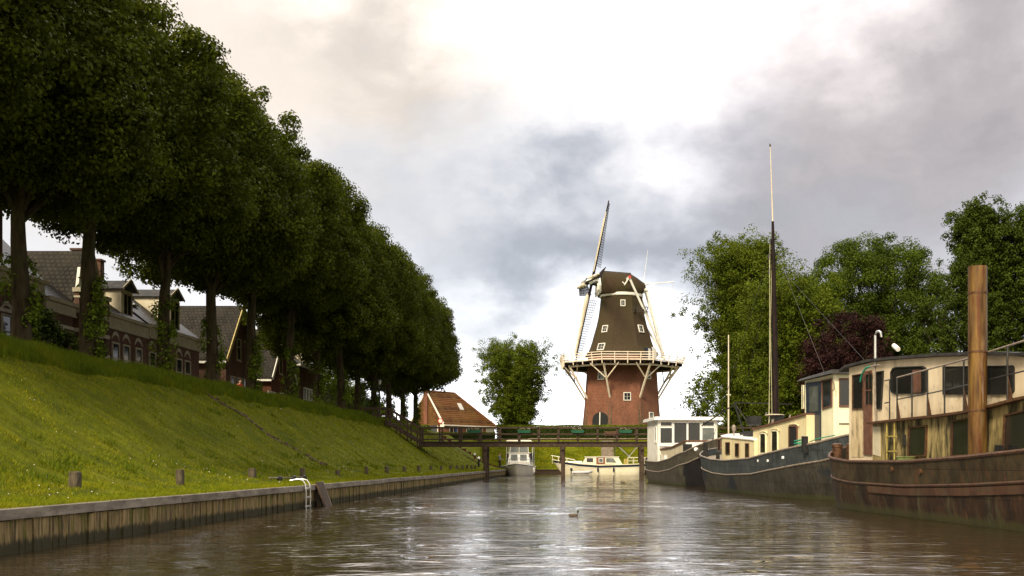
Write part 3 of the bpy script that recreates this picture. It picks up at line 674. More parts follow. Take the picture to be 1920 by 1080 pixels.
# right-hand group behind the houseboats
branch_tree('maple_tree', 'tall loose crowned light green tree right of the windmill, behind the dark mast', 'tree', (16.4,112,1.2), 5, 22.6, 4.9, 57, 84, 'leaf_maple', .20, 62, .80, .42, z0=.10, clus=6)
branch_tree('maple_tree', 'yellow green bushy tree just right of the dark mast, in front of the taller one', 'tree', (18.6,99,1.2), 6, 17.0, 4.8, 38, 60, 'leaf_maple', .20, 60, .80, .35, z0=.08, clus=6)
dome_tree('ash_tree', 'broad dome shaped dark green tree between the purple tree and the tall poplars', 'tree', (28.6,106,1.2), 41, 23, 6.5, 13.3, 7.6, 7.0, 9.6, 7.5, 'leaf_ash', .20, 760, 230, 1.05, .5, shell=.5, lump_a=.12, limbs=60, nexp=2.1, inner=.15)
dome_tree('purple_beech', 'dark purple leaved tree behind the wheelhouse of the rusty boat', 'tree', (21.6,88,1.2), 43, 13, 2.0, 7.6, 4.1, 3.6, 5.2, 5.5, 'leaf_purple', .20, 320, 110, .75, .3, shell=.55, lump_a=.16, limbs=30, nexp=2.1)
branch_tree('poplar_tree', 'tall upright dark green poplar behind the rusty pole, left one of the pair', 'tree', (34.0,92,1.2), 8, 28.5, 3.7, 66, 80, 'leaf_poplar', .20, 50, .60, .4, z0=.05, shape='col', clus=5)
branch_tree('poplar_tree', 'tall upright dark green poplar at the right edge of the photo', 'tree', (38.4,91,1.2), 9, 27.8, 3.7, 66, 80, 'leaf_poplar', .20, 50, .60, .4, z0=.05, shape='col', clus=5)
branch_tree('young_tree', 'small airy tree with bright leaves between the windmill and the tall light green tree', 'tree', (14.2,128,3.0), 14, 8.6, 3.4, 30, 22, 'leaf_maple', .26, 13, .55, .16, z0=.25, clus=3)
branch_tree('round_tree', 'lone round green tree on the far bank between the tiled house and the windmill', 'tree', (-11.0,162,4.8), 21, 14.2, 5.9, 30, 74, 'leaf_maple', .21, 50, .76, .36, z0=.03, clus=5)
for i, (x, y, h, rr, lab) in enumerate([(24.5,98,8.5,3.0,'dense green tree low behind the cream wheelhouse'), (33,110,9,3.2,'dense low green tree under the dome shaped tree'), (30.5,84,7.5,2.8,'low green tree behind the roof of the rusty houseboat'), (37.5,100,9.0,3.2,'low green tree behind the poplars')]):
    branch_tree('low_tree', lab, 'tree', (x,y,1.2), 60+i, h, rr, 32, 24, 'leaf_ash', .27, 22, .7, .2, z0=.12, clus=4, group=None)
# shrubs and hedges
def shrub(name, label, cat, loc, rx, ry, rz, leafm, seed, n=60, per=60, leaf=.16, stem=0, group=None, nexp=2.2):
    t = thing(name, label, cat, loc, 0, group); d = unit(n)
    q = (np.abs(d)**nexp).sum(1)**(-1/nexp); c = d*q[:,None]*(.55+.4*rng.uniform(0,1,n)**.6)[:,None]*(1+.12*lump(d,seed))[:,None]*np.array([rx,ry,rz]); c[:,2] += stem+rz*.95
    c = c[c[:,2] > 0]
    clustered(c, per, rng.uniform(.2,.36,len(c))*max(rx,rz)*.9, leaf, None, m[leafm], 'foliage', t)
    s = MB(); s.tube([(0,0,-.1),(0,0,stem+rz)], [.07+.02*stem,.04], 7); s.obj('stem', m['trunk'], t, world=False); return t
shrub('topiary_tree', 'small round clipped tree on a short stem in front of the brick gabled house', 'tree', (-24.9, 51.0, 5.33), .62,.62,.62, 'leaf_topiary', 3, 50, 90, .12, 1.15)
shrub('climbing_shrub', 'tall dark leafy shrub against the leftmost brick house', 'shrub', (-25.6, 50.0, 5.33), .7,1.2,1.75, 'leaf_bush', 4, 90, 90, .14)
shrub('climbing_shrub', 'yellow green leafy shrub between the second and third trunks of the row', 'shrub', (-25.6, 46.5, 5.33), .6,1.1,1.0, 'leaf_ivy', 5, 50, 60, .14)
for i, (x, y, rx, ry, rz, lm, lab) in enumerate([(-24.5,116,1.8,3.2,2.6,'leaf_bush','dark green rounded bush beyond the brown house with the dormer'),(-27.5,112,2.4,2.6,3.6,'leaf_ivy','tall yellow green bush behind the avenue trunks'),
     (-30,124,3,4,4.2,'leaf_bush','big dark bush far along the row behind the trunks'),(-24.5,126,1.6,2.6,1.7,'leaf_ivy','light green bush near the top of the bridge stairs'),(-32,136,3,4,4.0,'leaf_ivy','light green bush beside the small far house'),(-27,131,2,3,2.0,'leaf_bush','low dark bush in front of the small far house'),
     (-21.3,139,.9,1.0,.6,'leaf_hedge','round bright garden bush in front of the tiled house')]):
    shrub('garden_bush', lab, 'bush', (x,y,5.2 if x < -20 else 4.9), rx,ry,rz, lm, 20+i, 70, 90, .2)
def hedge(label, x0, x1, y0, y1, z0, z1, seed, n, leafm='leaf_hedge'):
    g = np.random.default_rng(seed); t = thing('hedge', label, 'hedge', ((x0+x1)/2,(y0+y1)/2,z0))
    L = x1-x0; Wd = y1-y0; Hh = z1-z0; u = g.uniform(-.5,.5,(n,3))*np.array([L,Wd,Hh]); u[:,2] += Hh/2
    f = g.random(n); u[:,1] = np.where(f < .45, -Wd/2+np.abs(g.normal(0,.09,n)), u[:,1]); u[:,2] = np.where(f > .7, Hh-np.abs(g.normal(0,.08,n))+.06*np.sin(u[:,0]*1.3), u[:,2])
    nr = unit(n)*.6; nr[:,1] -= np.where(f < .45, 1, 0); nr[:,2] += np.where(f > .7, 1, .2)
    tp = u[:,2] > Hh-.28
    leaves('foliage', u[~tp], nr[~tp], g.uniform(.10,.24,(~tp).sum()), m['leaf_bush'], t)  # darker leaf colour on the body stands in for the shaded front
    leaves('lit_top_growth', u[tp]+np.array([0,0,.04]), nr[tp], g.uniform(.10,.22,tp.sum()), m[leafm], t)  # yellow-green growth, its paler colour also painting the light on top
    s = MB(); s.box(x0+.2,x1-.2,y0+.22,y1-.2,z0,z1-.22); s.obj('twigs', m['leaf_bush'], t)
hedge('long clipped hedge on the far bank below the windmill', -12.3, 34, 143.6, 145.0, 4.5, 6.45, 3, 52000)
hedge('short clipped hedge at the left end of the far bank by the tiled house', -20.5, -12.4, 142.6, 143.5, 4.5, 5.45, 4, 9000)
# ------------------------------------------------------------ windows
def win_x(parent, X, y0, y1, z0, z1, fm='white', gm='glass', fw=.09, bars=(1,1), out=.05, sgn=1, name='window', arch=None, sill=True):
    """window in a wall facing +x (sgn 1) or -x (sgn -1) at X"""
    s = MB(); a = X+sgn*.0; b = X+sgn*out
    xa, xb = min(a,b), max(a,b)
    s.box(xa,xb,y0,y0+fw,z0,z1); s.box(xa,xb,y1-fw,y1,z0,z1); s.box(xa,xb,y0+fw,y1-fw,z0,z0+fw); s.box(xa,xb,y0+fw,y1-fw,z1-fw,z1)
    xm0, xm1 = sorted((a, X+sgn*out*.8))
    for i in range(1, bars[0]): yy = y0+(y1-y0)*i/bars[0]; s.box(xm0,xm1,yy-.025,yy+.025,z0+fw,z1-fw)
    for i in range(1, bars[1]): zz = z0+(z1-z0)*(i/bars[1] if bars[1] != 2 else .62); s.box(xm0,xm1-.003,y0+fw,y1-fw,zz-.03,zz+.03)
    f = s.obj(name, m[fm], parent)
    s = MB(); xa, xb = sorted((a, X+sgn*.022)); s.box(xa,xb,y0+fw*.9,y1-fw*.9,z0+fw*.9,z1-fw*.9); s.obj('pane', m[gm], f)
    if sill: s = MB(); xa, xb = sorted((a, X+sgn*.12)); s.box(xa,xb,y0-.06,y1+.06,z0-.075,z0-.004); s.obj('sill', m['stone_trim'], f)
    return f
def win_y(parent, Y, x0, x1, z0, z1, fm='white', gm='glass', fw=.09, bars=(1,1), out=.05, name='window', sill=False):
    s = MB(); ya, yb = Y-out, Y
    s.box(x0,x0+fw,ya,yb,z0,z1); s.box(x1-fw,x1,ya,yb,z0,z1); s.box(x0+fw,x1-fw,ya,yb,z0,z0+fw); s.box(x0+fw,x1-fw,ya,yb,z1-fw,z1)
    for i in range(1, bars[0]): xx = x0+(x1-x0)*i/bars[0]; s.box(xx-.025,xx+.025,ya+.01,yb,z0+fw,z1-fw)
    for i in range(1, bars[1]): zz = z0+(z1-z0)*(i/bars[1] if bars[1] != 2 else .62); s.box(x0+fw,x1-fw,ya+.013,yb,zz-.03,zz+.03)
    f = s.obj(name, m[fm], parent)
    s = MB(); s.box(x0+fw*.9,x1-fw*.9,Y-.022,Y,z0+fw*.9,z1-fw*.9); s.obj('pane', m[gm], f); return f
FX = -27.0
def py_y(px, X=FX): return X*F/(px-VX)
def house(label, y0, y1, ze, depth, rise, wallm='brick_dark', z0=5.2, cat='house'):
    t = thing('brick_house', label, cat, (FX-depth/2,(y0+y1)/2,z0))
    s = MB(); s.box(FX-depth,FX,y0,y1,z0-.6,ze-.25); s.obj('wall', m[wallm], t)
    return t
def side_roof(t, y0, y1, ze, depth, rise, tm='tile_dark_y', flat=0, th=.16):
    """ridge parallel to the street; flat>0 leaves a flat top of that width"""
    hr = (depth-flat)/2; s = MB()
    a = [(FX+.25,ze),(FX-hr,ze+rise)]+([(FX-hr-flat,ze+rise)] if flat else [])+[(FX-depth-.25,ze)]
    s.prism([(x,y0-.08,z) for x, z in a], (0,y1-y0+.16,0)); return s.obj('roof', m[tm], t)
def cornice(t, y0, y1, ze, h=.55, mat='cornice'):
    s = MB(); s.box(FX,FX+.14,y0,y1,ze-h,ze-.16); s.box(FX,FX+.34,y0-.03,y1+.03,ze-.157,ze+.03)
    s.box(FX,FX+.20,y0,y1,ze-h-.07,ze-h-.003); s.obj('cornice', m[mat], t)
def band(t, y0, y1, z, h=.16, mat='stone_trim'):
    s = MB(); s.box(FX,FX+.035,y0,y1,z,z+h); s.obj('stone_band', m[mat], t)
def arch(t, y0, y1, z, mat='stone_trim'):
    s = MB(); c = (y0+y1)/2; r = (y1-y0)/2+.05; n = 7
    for i in range(n):
        a0 = math.pi*(.12+.76*i/n); a1 = math.pi*(.12+.76*(i+.72)/n)
        s.prism([(FX,c+r*math.cos(a),z-.25+k*math.sin(a)) for a, k in ((a0,r*.9),(a1,r*.9),(a1,r*.9+.22),(a0,r*.9+.22))], (.04+.002*(i%2),0,0))
    s.obj('window_arch', m[mat], t)
def tall_windows(t, pxs, z0, z1, w=.95, fm='cornice', arches=True, gm='glass'):
    for px in pxs:
        y = py_y(px); win_x(t, FX, y-w/2, y+w/2, z0, z1, fm, gm, .10, (1,2), .07)
        if arches: arch(t, y-w/2, y+w/2, z1+.18)
def dormer(t, y0, y1, z0, z1, back, fm='cornice', side='cream', gable=True, fx=FX-.35):
    s = MB(); s.box(fx-back,fx,y0+.04,y1-.04,z0,z1); d = s.obj('dormer', m[side], t)
    win_x(d, fx, y0+.16, y1-.16, z0+.12, z1-.12, fm, 'glass', .12, (2,1), .07, sill=False)
    s = MB()
    if gable:
        c = (y0+y1)/2; s.prism([(fx+.22,y0-.2,z1+.002),(fx+.22,y1+.2,z1+.002),(fx+.22,c,z1+.62)], (-back-.3,0,0))
        s.obj('dormer_roof', m['roof_metal'], d)
        s = MB(); s.bar((fx+.25,y0-.24,z1),(fx+.25,c,z1+.66),.05,.14); s.bar((fx+.25,y1+.24,z1),(fx+.25,c,z1+.66),.05,.14); s.obj('barge_board', m['cornice'], d)
    else:
        s.box(fx-back-.1,fx+.2,y0-.15,y1+.15,z1+.002,z1+.16); s.obj('dormer_roof', m['cornice'], d)
    return d
def chimney(t, x, y, z0, z1, w=.55, mat='brick_dark'):
    s = MB(); s.box(x-w/2,x+w/2,y-w/2,y+w/2,z0,z1); c = s.obj('chimney', m[mat], t)
    s = MB(); s.box(x-w/2-.07,x+w/2+.07,y-w/2-.07,y+w/2+.07,z1+.002,z1+.12); s.obj('chimney_cap', m['brick_dark'], c)
def gable_house(label, y0, y1, ze, zr, depth, barge, wallm='brick_dark', tm='tile_dark_x'):
    t = thing('brick_house', label, 'house', (FX-depth/2,(y0+y1)/2,5.2)); c = (y0+y1)/2
    s = MB(); s.prism([(FX,y0,4.6),(FX,y1,4.6),(FX,y1,ze),(FX,c,zr-.12),(FX,y0,ze)], (-depth,0,0)); s.obj('wall', m[wallm], t)
    s = MB(); th = .15; e = .35; k = (zr-ze)/(c-y0)
    for sg, ya in ((-1,y0),(1,y1)):
        yo = ya+sg*e; zo = ze-e*k
        s.prism([(FX+.18,yo,zo),(FX+.18,c,zr),(FX+.18,c,zr+th*1.6),(FX+.18,yo,zo+th*1.6)], (-depth-.2,0,0))
    s.obj('roof', m[tm], t)
    s = MB()
    for sg, ya in ((-1,y0),(1,y1)):
        s.bar((FX+.23,ya+sg*e,ze-e*k+.1),(FX+.23,c,zr+.18),.07,.34,up=(0,0,1))
    s.obj('barge_board', m[barge], t)
    s = MB(); s.box(FX-depth,FX+.15,y0-.5,y0-.32,ze-e*k-.14,ze-e*k+.02); s.obj('gutter', m['white'], t)
    return t
# house 1: tall brick front at the left edge
t = house('leftmost brick house with heavy cornice and a tall roof turret', 40.5, 52.7, 10.3, 8, 3)
side_roof(t, 40.5, 52.7, 10.3, 8, 4.2); cornice(t, 40.5, 52.8, 10.35, .62)
band(t, 40.5, 52.7, 8.4); tall_windows(t, [-30,12,40], 6.2, 8.3)
s = MB(); s.box(FX-2.2,FX-.1,46.9,49.4,10.1,13.2); d = s.obj('dormer', m['brick_dark'], t)
win_x(d, FX-.1, 47.4, 48.9, 10.9, 12.8, 'cornice', 'glass', .16, (2,1), .08, sill=False)
s = MB(); s.box(FX-2.4,FX+.3,46.6,49.7,13.2,13.5); s.prism([(FX+.3,46.6,13.503),(FX+.3,49.7,13.503),(FX+.3,48.15,14.5)], (-2.6,0,0)); s.obj('dormer_roof', m['cornice'], d)
# house 2: flat topped roof with pale fascia
t = house('low brick house with dark tiled roof topped by a flat cream edge', 52.75, 56.0, 9.67, 9, 3)
hr = 3.6; y0, y1 = 52.75, 56.0; ze = 9.67; zt = 12.2
s = MB(); s.prism([(FX+.25,50.5,ze),(FX-hr,50.5,zt),(FX-8,50.5,zt),(FX-9.2,50.5,ze)], (0,8.0,0)); s.obj('roof', m['tile_dark_y'], t)
s = MB(); s.box(FX-8.4,FX-hr+.12,50.2,62.6,zt,zt+.42); s.obj('roof_edge', m['cream'], t)
cornice(t, 52.9, 56.0, 9.67, .6); band(t, 52.8, 56, 8.35); tall_windows(t, [88,112], 6.1, 7.9)
s = MB(); s.box(FX-2.6,FX-1.9,51.9,52.4,11.0,11.35); s.obj('roof_window', m['skylight'], t)
# house 3: brick gable between stone banded piers
t = house('narrow brick house with pale banded piers and a steep brick gable', 56.05, 59.6, 10.0, 9, 3, 'brick_dark')
s = MB(); s.prism([(FX,56.3,9.7),(FX,59.4,9.7),(FX,57.85,12.6)], (-6.5,0,0)); s.obj('gable', m['brick_dark'], t)
s = MB(); s.bar((FX+.07,56.2,9.75),(FX+.07,57.85,12.85),.2,.3); s.bar((FX+.07,59.55,9.75),(FX+.07,57.85,12.85),.2,.3); s.obj('gable_coping', m['cornice'], t)
s = MB(); s.prism([(FX-.15,56.05,9.75),(FX-.15,59.6,9.75),(FX-.15,57.85,12.9)], (-6.6,0,0)); s.obj('roof', m['tile_dark_x'], t)
for yy in (56.05, 59.1):
    s = MB(); s.box(FX+.003,FX+.28,yy,yy+.5,4.8,10.4); pr = s.obj('pier', m['brick_dark'], t)
    s = MB(); s.box(FX-.05,FX+.38,yy-.07,yy+.57,10.4,10.62); s.box(FX,FX+.33,yy-.03,yy+.53,10.1,10.2)
    s.obj('pier_cap', m['stone_trim'], pr)
    for zz in (7.2,8.3,9.3): s = MB(); s.box(FX+.285,FX+.305,yy-.02,yy+.5,zz,zz+.2); s.box(FX+.01,FX+.285,yy-.02,yy-.002,zz,zz+.2); s.obj('stone_band', m['stone_trim'], pr)
s = MB(); s.prism([(FX+.2,56.1,10.63),(FX+.2,56.5,10.63),(FX+.2,56.45,11.7),(FX+.2,56.35,11.75)], (-.15,0,0)); s.obj('finial', m['white'], t)
band(t, 56.55, 59.1, 8.3); tall_windows(t, [146,172], 6.1, 7.9)
chimney(t, FX-1.6, 60.0, 11, 13.3, .6); chimney(t, FX-2.4, 61.2, 11, 12.9, .55)
# house 4 and 5: long terrace with dormers
t = house('low brick terrace house with arched windows and a small dormer', 59.65, 65.3, 9.75, 8, 3)
side_roof(t, 59.65, 65.3, 9.75, 8, 3.2); cornice(t, 59.65, 65.28, 9.8, .75); tall_windows(t, [216,236,259], 5.9, 8.3, .95)
dormer(t, 62.5, 64.1, 9.95, 11.6, 2.2); band(t, 59.65, 65.3, 6.9, .05)
t = house('brick terrace house with a tall cream sided dormer', 65.35, 74.1, 9.85, 8, 3)
side_roof(t, 65.35, 74.1, 9.85, 8, 3.3); cornice(t, 65.35, 74.1, 9.9, .75); tall_windows(t, [285,311,335,351], 5.9, 8.3, 1.05)
dormer(t, 69.6, 71.5, 10.0, 12.25, 3.0); chimney(t, FX-3.4, 66.2, 12, 13.9)
s = MB(); s.box(FX-2.2,FX-1.3,66.6,67.6,11.3,11.36); s.obj('roof_window', m['skylight'], t)
# house 6, 7: gables to the street
t = gable_house('brick gable house with yellow barge board, behind the person in red', 79.6, 86.6, 9.35, 13.4, 11, 'yellow_board')
for px in (436,448,460): y = py_y(px); win_x(t, FX, y-.55, y+.55, 6.0, 8.0, 'cornice', 'glass', .1, (1,2), .07)
y = py_y(447); win_x(t, FX, y-.5, y+.5, 9.3, 11.0, 'cornice', 'glass', .1, (1,2), .07)
s = MB(); s.box(FX,FX+.08,86.2,86.3,5.2,9.2); s.obj('drainpipe', m['cornice'], t)
t = gable_house('small brick gable house with bright white barge board', 91.0, 98.0, 8.9, 13.0, 11, 'white', 'brick_red')
y = py_y(509); win_x(t, FX, y-1.1, y+1.1, 6.0, 7.5, 'white', 'curtain', .12, (3,1), .08)
for px in (528,541): y = py_y(px); win_x(t, FX, y-.5, y+.5, 5.6, 7.6, 'white', 'glass_light', .1, (1,2), .07)
y = py_y(526); win_x(t, FX, y-.5, y+.5, 9.2, 10.9, 'cornice', 'glass', .1, (1,1), .07)
chimney(t, FX-3.5, 94.5, 12, 14.1, .7, 'brick_red')
t = house('brown brick house with tall white windows and a cream dormer', 99.0, 108.8, 10.6, 8, 3)
side_roof(t, 99.0, 108.8, 10.6, 8, 3.0)
s = MB(); s.box(FX,FX+.36,98.95,108.85,10.45,10.62); s.obj('gutter', m['white'], t)
for px in (571,576,581.5,587): y = py_y(px); win_x(t, FX, y-.45, y+.45, 5.6, 8.6, 'white', 'glass_light', .13, (1,2), .08)
dormer(t, 102.6, 104.8, 10.8, 12.9, 2.6, 'cornice', 'cream', False)
# small house beyond
t = house('far small dark brick house with white framed arched window, left of the stairs', 128, 140, 8.3, 7, 2.5)
side_roof(t, 128, 140, 8.3, 7, 3.0)
s = MB(); s.box(FX-6.5,FX-.3,127.96,128.0,5,8.2); s.obj('end_wall', m['brick_dark'], t)
win_y(t, 127.96, FX-1.9, FX-.7, 6.0, 7.4, 'white', 'glass_light', .16, (1,2)); win_y(t, 127.96, FX-3.8, FX-2.6, 6.0, 7.4, 'white', 'glass', .16, (1,2))
# farmhouse
t = thing('farmhouse', 'brick farmhouse with big orange tiled roof and dark shutters across the bridge', 'house', (-20.4,150,4.9), 0)
t.rotation_euler = (0,0,R(53.1)-0)          # local x runs along the long eave, local y along the gable
ang = R(53.1)
Lf, Wf, ze, zr = 10.9, 6.3, 2.15, 6.75
s = MB(); s.prism([(0,0,-.6),(0,Wf,-.6),(0,Wf,ze),(0,Wf/2,zr-.25),(0,0,ze)], (.35,0,0)); s.box(.35,Lf,0,Wf,-.6,ze); s.obj('wall', m['brick_farm'], t, world=False)
s = MB(); rx = 5.6   # ridge length before the hip
s.add([(-.1,-.35,ze-.35),(Lf+.3,-.35,ze-.35),(rx,Wf/2,zr),(-.1,Wf/2,zr),(Lf+.3,Wf+.35,ze-.35),(-.1,Wf+.35,ze-.35)],
      [(0,1,2,3),(1,4,2),(4,5,3,2),(0,3,5),(0,5,4,1)])
s.obj('roof', m['tile_orange'], t, world=False)
s = MB(); s.tube([(-.1,Wf/2,zr+.03),(rx,Wf/2,zr+.03),(Lf+.3,-.35,ze-.3)], .11, 6); s.obj('ridge_tiles', m['brick_farm'], t, world=False)
s = MB()
for off in (0,.28):
    s.bar((-.16-.02*off,-.35+off*0,ze-.35+off),(-.16,Wf/2,zr+.05+off*.2),.09,.13); s.bar((-.16,Wf+.35,ze-.35+off),(-.16,Wf/2,zr+.05+off*.2),.09,.13)
s.obj('barge_board', m['white'], t, world=False)
s = MB(); s.box(-.1,Lf+.3,-.5,-.36,ze-.42,ze-.26); s.obj('gutter', m['white'], t, world=False)
s = MB(); s.box(-.30,-.003,Wf/2-.35,Wf/2+.35,0,zr+.5); s.obj('chimney', m['brick_mill'], t, world=False)
def fwin(x0, x1, z0, z1, gm='glass', fm='white', bars=(1,1)):
    s = MB(); s.box(x0,x1,-.06,0,z0,z1); f = s.obj('window', m[fm], t, world=False)
    s = MB(); n = bars[0]
    for i in range(n): a = x0+.1+(x1-x0-.1)*i/n; s.box(a,a+(x1-x0-.1)/n-.1,-.075,-.055,z0+.1,z1-.1)
    s.obj('pane', m[gm], f, world=False)
fwin(1.3,2.9,.3,1.65,'glass','white',(2,1)); fwin(4.8,6.0,.2,1.7,'glass','white',(2,1)); fwin(7.0,8.2,.3,1.5,'glass_light'); fwin(9.0,10.6,.6,1.6,'skylight')
s = MB(); s.box(2.4,2.75,-.16,-.09,.4,1.55); s.obj('blue_sunshade', m['blue_cloth'], t, world=False)
def gwin(y0, y1, z0, z1, shut=True):
    s = MB(); s.box(-.07,-.003,y0,y1,z0,z1); f = s.obj('window', m['white'], t, world=False)
    s = MB(); s.box(-.085,-.065,y0+.1,y1-.1,z0+.1,z1-.1); s.obj('pane', m['glass'], f, world=False)
    if shut:
        s = MB(); s.box(-.09,-.003,y1+.04,y1+.6,z0,z1); s.obj('shutter', m['black'], t, world=False)
gwin(1.55,2.35,2.8,3.9); gwin(4.0,4.7,2.8,3.9); gwin(.9,2.6,.2,1.9)
s = MB(); k = (zr-ze+.35)/(Wf/2+.35)
yy = 1.35; zz = ze-.35+k*(yy+.35); s.add([(5.0,yy-.0,zz+.08),(5.8,yy,zz+.08),(5.8,yy+.65,zz+.08+.65*k),(5.0,yy+.65,zz+.08+.65*k),(5.0,yy,zz-.05),(5.8,yy,zz-.05),(5.8,yy+.65,zz-.05+.65*k),(5.0,yy+.65,zz-.05+.65*k)], [(0,1,2,3),(7,6,5,4),(0,4,5,1),(1,5,6,2),(2,6,7,3),(3,7,4,0)])
s.obj('roof_window', m['skylight'], t, world=False)

# ------------------------------------------------------------ windmill
WX, WY = 4.98, 158.0; WZ = 4.7; KM = 2000/158.0
mill = thing('windmill', 'tall thatched windmill on a red brick base with a white railed stage', 'windmill', (WX,WY,WZ), 0)
def mz(py): return EYE+(HY-py)/KM-WZ
def oct_ring(Rr, z, rot=R(22.5)+R(4), n=8): return [(Rr*math.cos(rot+2*math.pi*j/n), Rr*math.sin(rot+2*math.pi*j/n), z) for j in range(n)]
AP = math.cos(R(22.5))
def hw(px): return px/KM/AP
s = MB(); s.loft([oct_ring(hw(72.5), 0), oct_ring(hw(70), mz(797)), oct_ring(hw(66.5), mz(745)), oct_ring(hw(63), mz(690)), oct_ring(hw(61), mz(664))]); s.obj('brick_tower', m['brick_mill'], mill, world=False)
def oct_pt(Rr, j, z, rot=R(26.5)): a = rot+math.pi/4*j; return Vector((Rr*math.cos(a), Rr*math.sin(a), z))
for j in range(8):
    s = MB(); a = R(26.5)+math.pi/4*j; td = Vector((-math.sin(a), math.cos(a), 0))
    p0 = oct_pt(hw(72.2), j, 0); p1 = oct_pt(hw(64.2), j, mz(748)-.9+1.2)
    s.bar(p0*.985+Vector((0,0,0)), p1*1.0-Vector((p1.x,p1.y,0))*.012, .62, .25, up=(math.cos(a),math.sin(a),0)); s.obj('corner_pier', m['brick_mill_grey'], mill, world=False)
# thatched body, concave octagon
prof = [(664,66),(667,65.5),(659,60.5),(650,56.8),(640,53.5),(628,50.5),(611,45.5),(594,41.8),(575,39.2),(553,37.0)]
s = MB(); s.loft([oct_ring(hw(66.5), mz(668.5)), oct_ring(hw(65.8), mz(665))]+[oct_ring(hw(w_), mz(y)) for y, w_ in prof[2:]]); s.obj('thatched_body', m['thatch'], mill, world=False, smooth=True)
s = MB(); s.lathe((0,0,0), [(hw(39.5)*.93,mz(559)),(hw(39.5)*.95,mz(558)),(hw(39.5)*.95,mz(553.5)),(hw(39)*.93,mz(553))], 40); s.obj('curb_ring', m['white'], mill, world=False, smooth=True)
# cap: lofted thatch, long axis along the windshaft
PSI = R(9); ca, sa = math.cos(PSI), math.sin(PSI)
def CA(u, v, z): return Vector((u*ca+v*sa*-1, u*sa+v*ca, z))      # u to the tail (+x), v sideways
rings = []
for (u, w_, zb_, zt) in [(-41,22,553,531),(-40,33,554,524),(-34,38,555,511),(-20,39.5,555,511.5),(0,39.5,555,512.5),(17,38,555,514),(27,34,554,520),(36,27,552,526),(43,18,545,530.5)]:
    u /= KM; w_ /= KM; z0 = mz(zb_); z1 = mz(zt); h = z1-z0
    rings.append([CA(u, sx*w_, z0+h*k) for sx, k in ((-.92,0),(-1.0,.16),(-.94,.42),(-.74,.70),(-.42,.92),(-.12,1.0),(.12,1.0),(.42,.92),(.74,.70),(.94,.42),(1.0,.16),(.92,0))])
s = MB(); s.loft(rings); s.obj('cap', m['thatch_cap'], mill, world=False, smooth=True)
s = MB(); s.tube([CA(-35/KM,0,mz(510.8)), CA(18/KM,0,mz(513.6))], .20, 8); s.obj('ridge_cover', m['thatch_dark'], mill, world=False)
s = MB(); s.prism([CA(-42/KM,v/KM,mz(z)) for v, z in ((-20,553),(20,553),(24,540),(14,527),(0,520),(-14,527),(-24,540))], CA(-.25,0,0)); fb = s.obj('front_boards', m['white'], mill, world=False)
s = MB()
for v in (-16,-8,0,8,16): s.bar(CA(-46/KM,v/KM,mz(556)), CA(-46/KM,v/KM,mz(534)), .18)
s.bar(CA(-46/KM,-24/KM,mz(548)), CA(-46/KM,24/KM,mz(548)), .2); s.obj('storm_frame', m['white'], mill, world=False)
for yy in (): pass
# windshaft and sails
hub = Vector(((1106.5-1165)/KM, -.9, mz(531)))
ax = Vector((-math.cos(R(11))*ca, -math.cos(R(11))*sa, math.sin(R(11)))).normalized()
s = MB(); s.tube([hub-ax*2.6, hub+ax*.45], .38, 10); s.obj('windshaft', m['black'], mill, world=False)
s = MB(); s.tube([hub+ax*.2, hub+ax*.7], .5, 8); s.tube([hub+ax*.72, hub+ax*.85], .2, 8); s.obj('hub', m['dark_metal'], mill, world=False)
upv = (Vector((0,0,1))-ax*ax.z).normalized(); sdv = ax.cross(upv).normalized()
rot0 = R(-6.0)
for k in range(4):
    a = rot0+k*math.pi/2; d = upv*math.cos(a)+sdv*math.sin(a); tg = ax.cross(d).normalized()
    off = ax*(.15 if k % 2 else -.25); h0 = hub+off; Ls = 12.15
    s = MB(); s.bar(h0-d*.6, h0+d*Ls, .46, .38, up=ax, w2=.17); sl_ = s.obj('sail', m['mast'], mill, world=False); 
    s = MB(); nb_ = 26
    def lat(u, wv):
        tw = R(38-22*u/Ls); return h0+d*u+tg*wv*math.cos(tw)-ax*wv*math.sin(tw)*1.0
    for i in range(nb_+1):
        u = 2.6+(Ls-.25-2.6)*i/nb_; s.bar(lat(u,.05), lat(u,1.95-.5*(i/nb_)), .055, .045, up=ax)
    for j, wv in enumerate((.55,1.0,1.45,1.88)):
        for i in range(nb_): 
            u0 = 2.6+(Ls-.25-2.6)*i/nb_; u1 = 2.6+(Ls-.25-2.6)*(i+1)/nb_
            q0 = wv*(1-.25*i/nb_); q1 = wv*(1-.25*(i+1)/nb_); s.bar(lat(u0,q0), lat(u1,q1), .045, .04, up=ax)
    s.obj('lattice', m['mast'], sl_, world=False)
    s = MB(); s.bar(h0+d*1.6-tg*.34+ax*.12, h0+d*(Ls*.86)-tg*.24+ax*.06, .14 if k == 0 else .42, .05, up=ax-tg*.8, w2=.12)
    if k in (1,3): s.bar(h0+d*.9+ax*.45+tg*.2, h0+d*5.6+ax*.3+tg*.2, .9, .05, up=ax+tg*.7)
    s.obj('leading_board', m['cream' if k == 0 else 'white'], sl_, world=False)
    if k != 0:
        s = MB(); n = 14; pts = [h0+d*(1.9+(Ls-3.0)*i/n)+tg*(.30+.05*math.sin(i))+ax*.28 for i in range(n+1)]
        s.tube(pts, [.16]+[.32-.012*i+.02*(i%2) for i in range(1,n)]+[.1], 8); s.obj('furled_cloth', m['canvas'], sl_, world=False, smooth=True)
    else:
        s = MB(); s.bar(h0+d*3.4+tg*.22+ax*.1, h0+d*9.6+tg*.22+ax*.1, .13); s.obj('furled_cloth', m['canvas'], sl_, world=False)
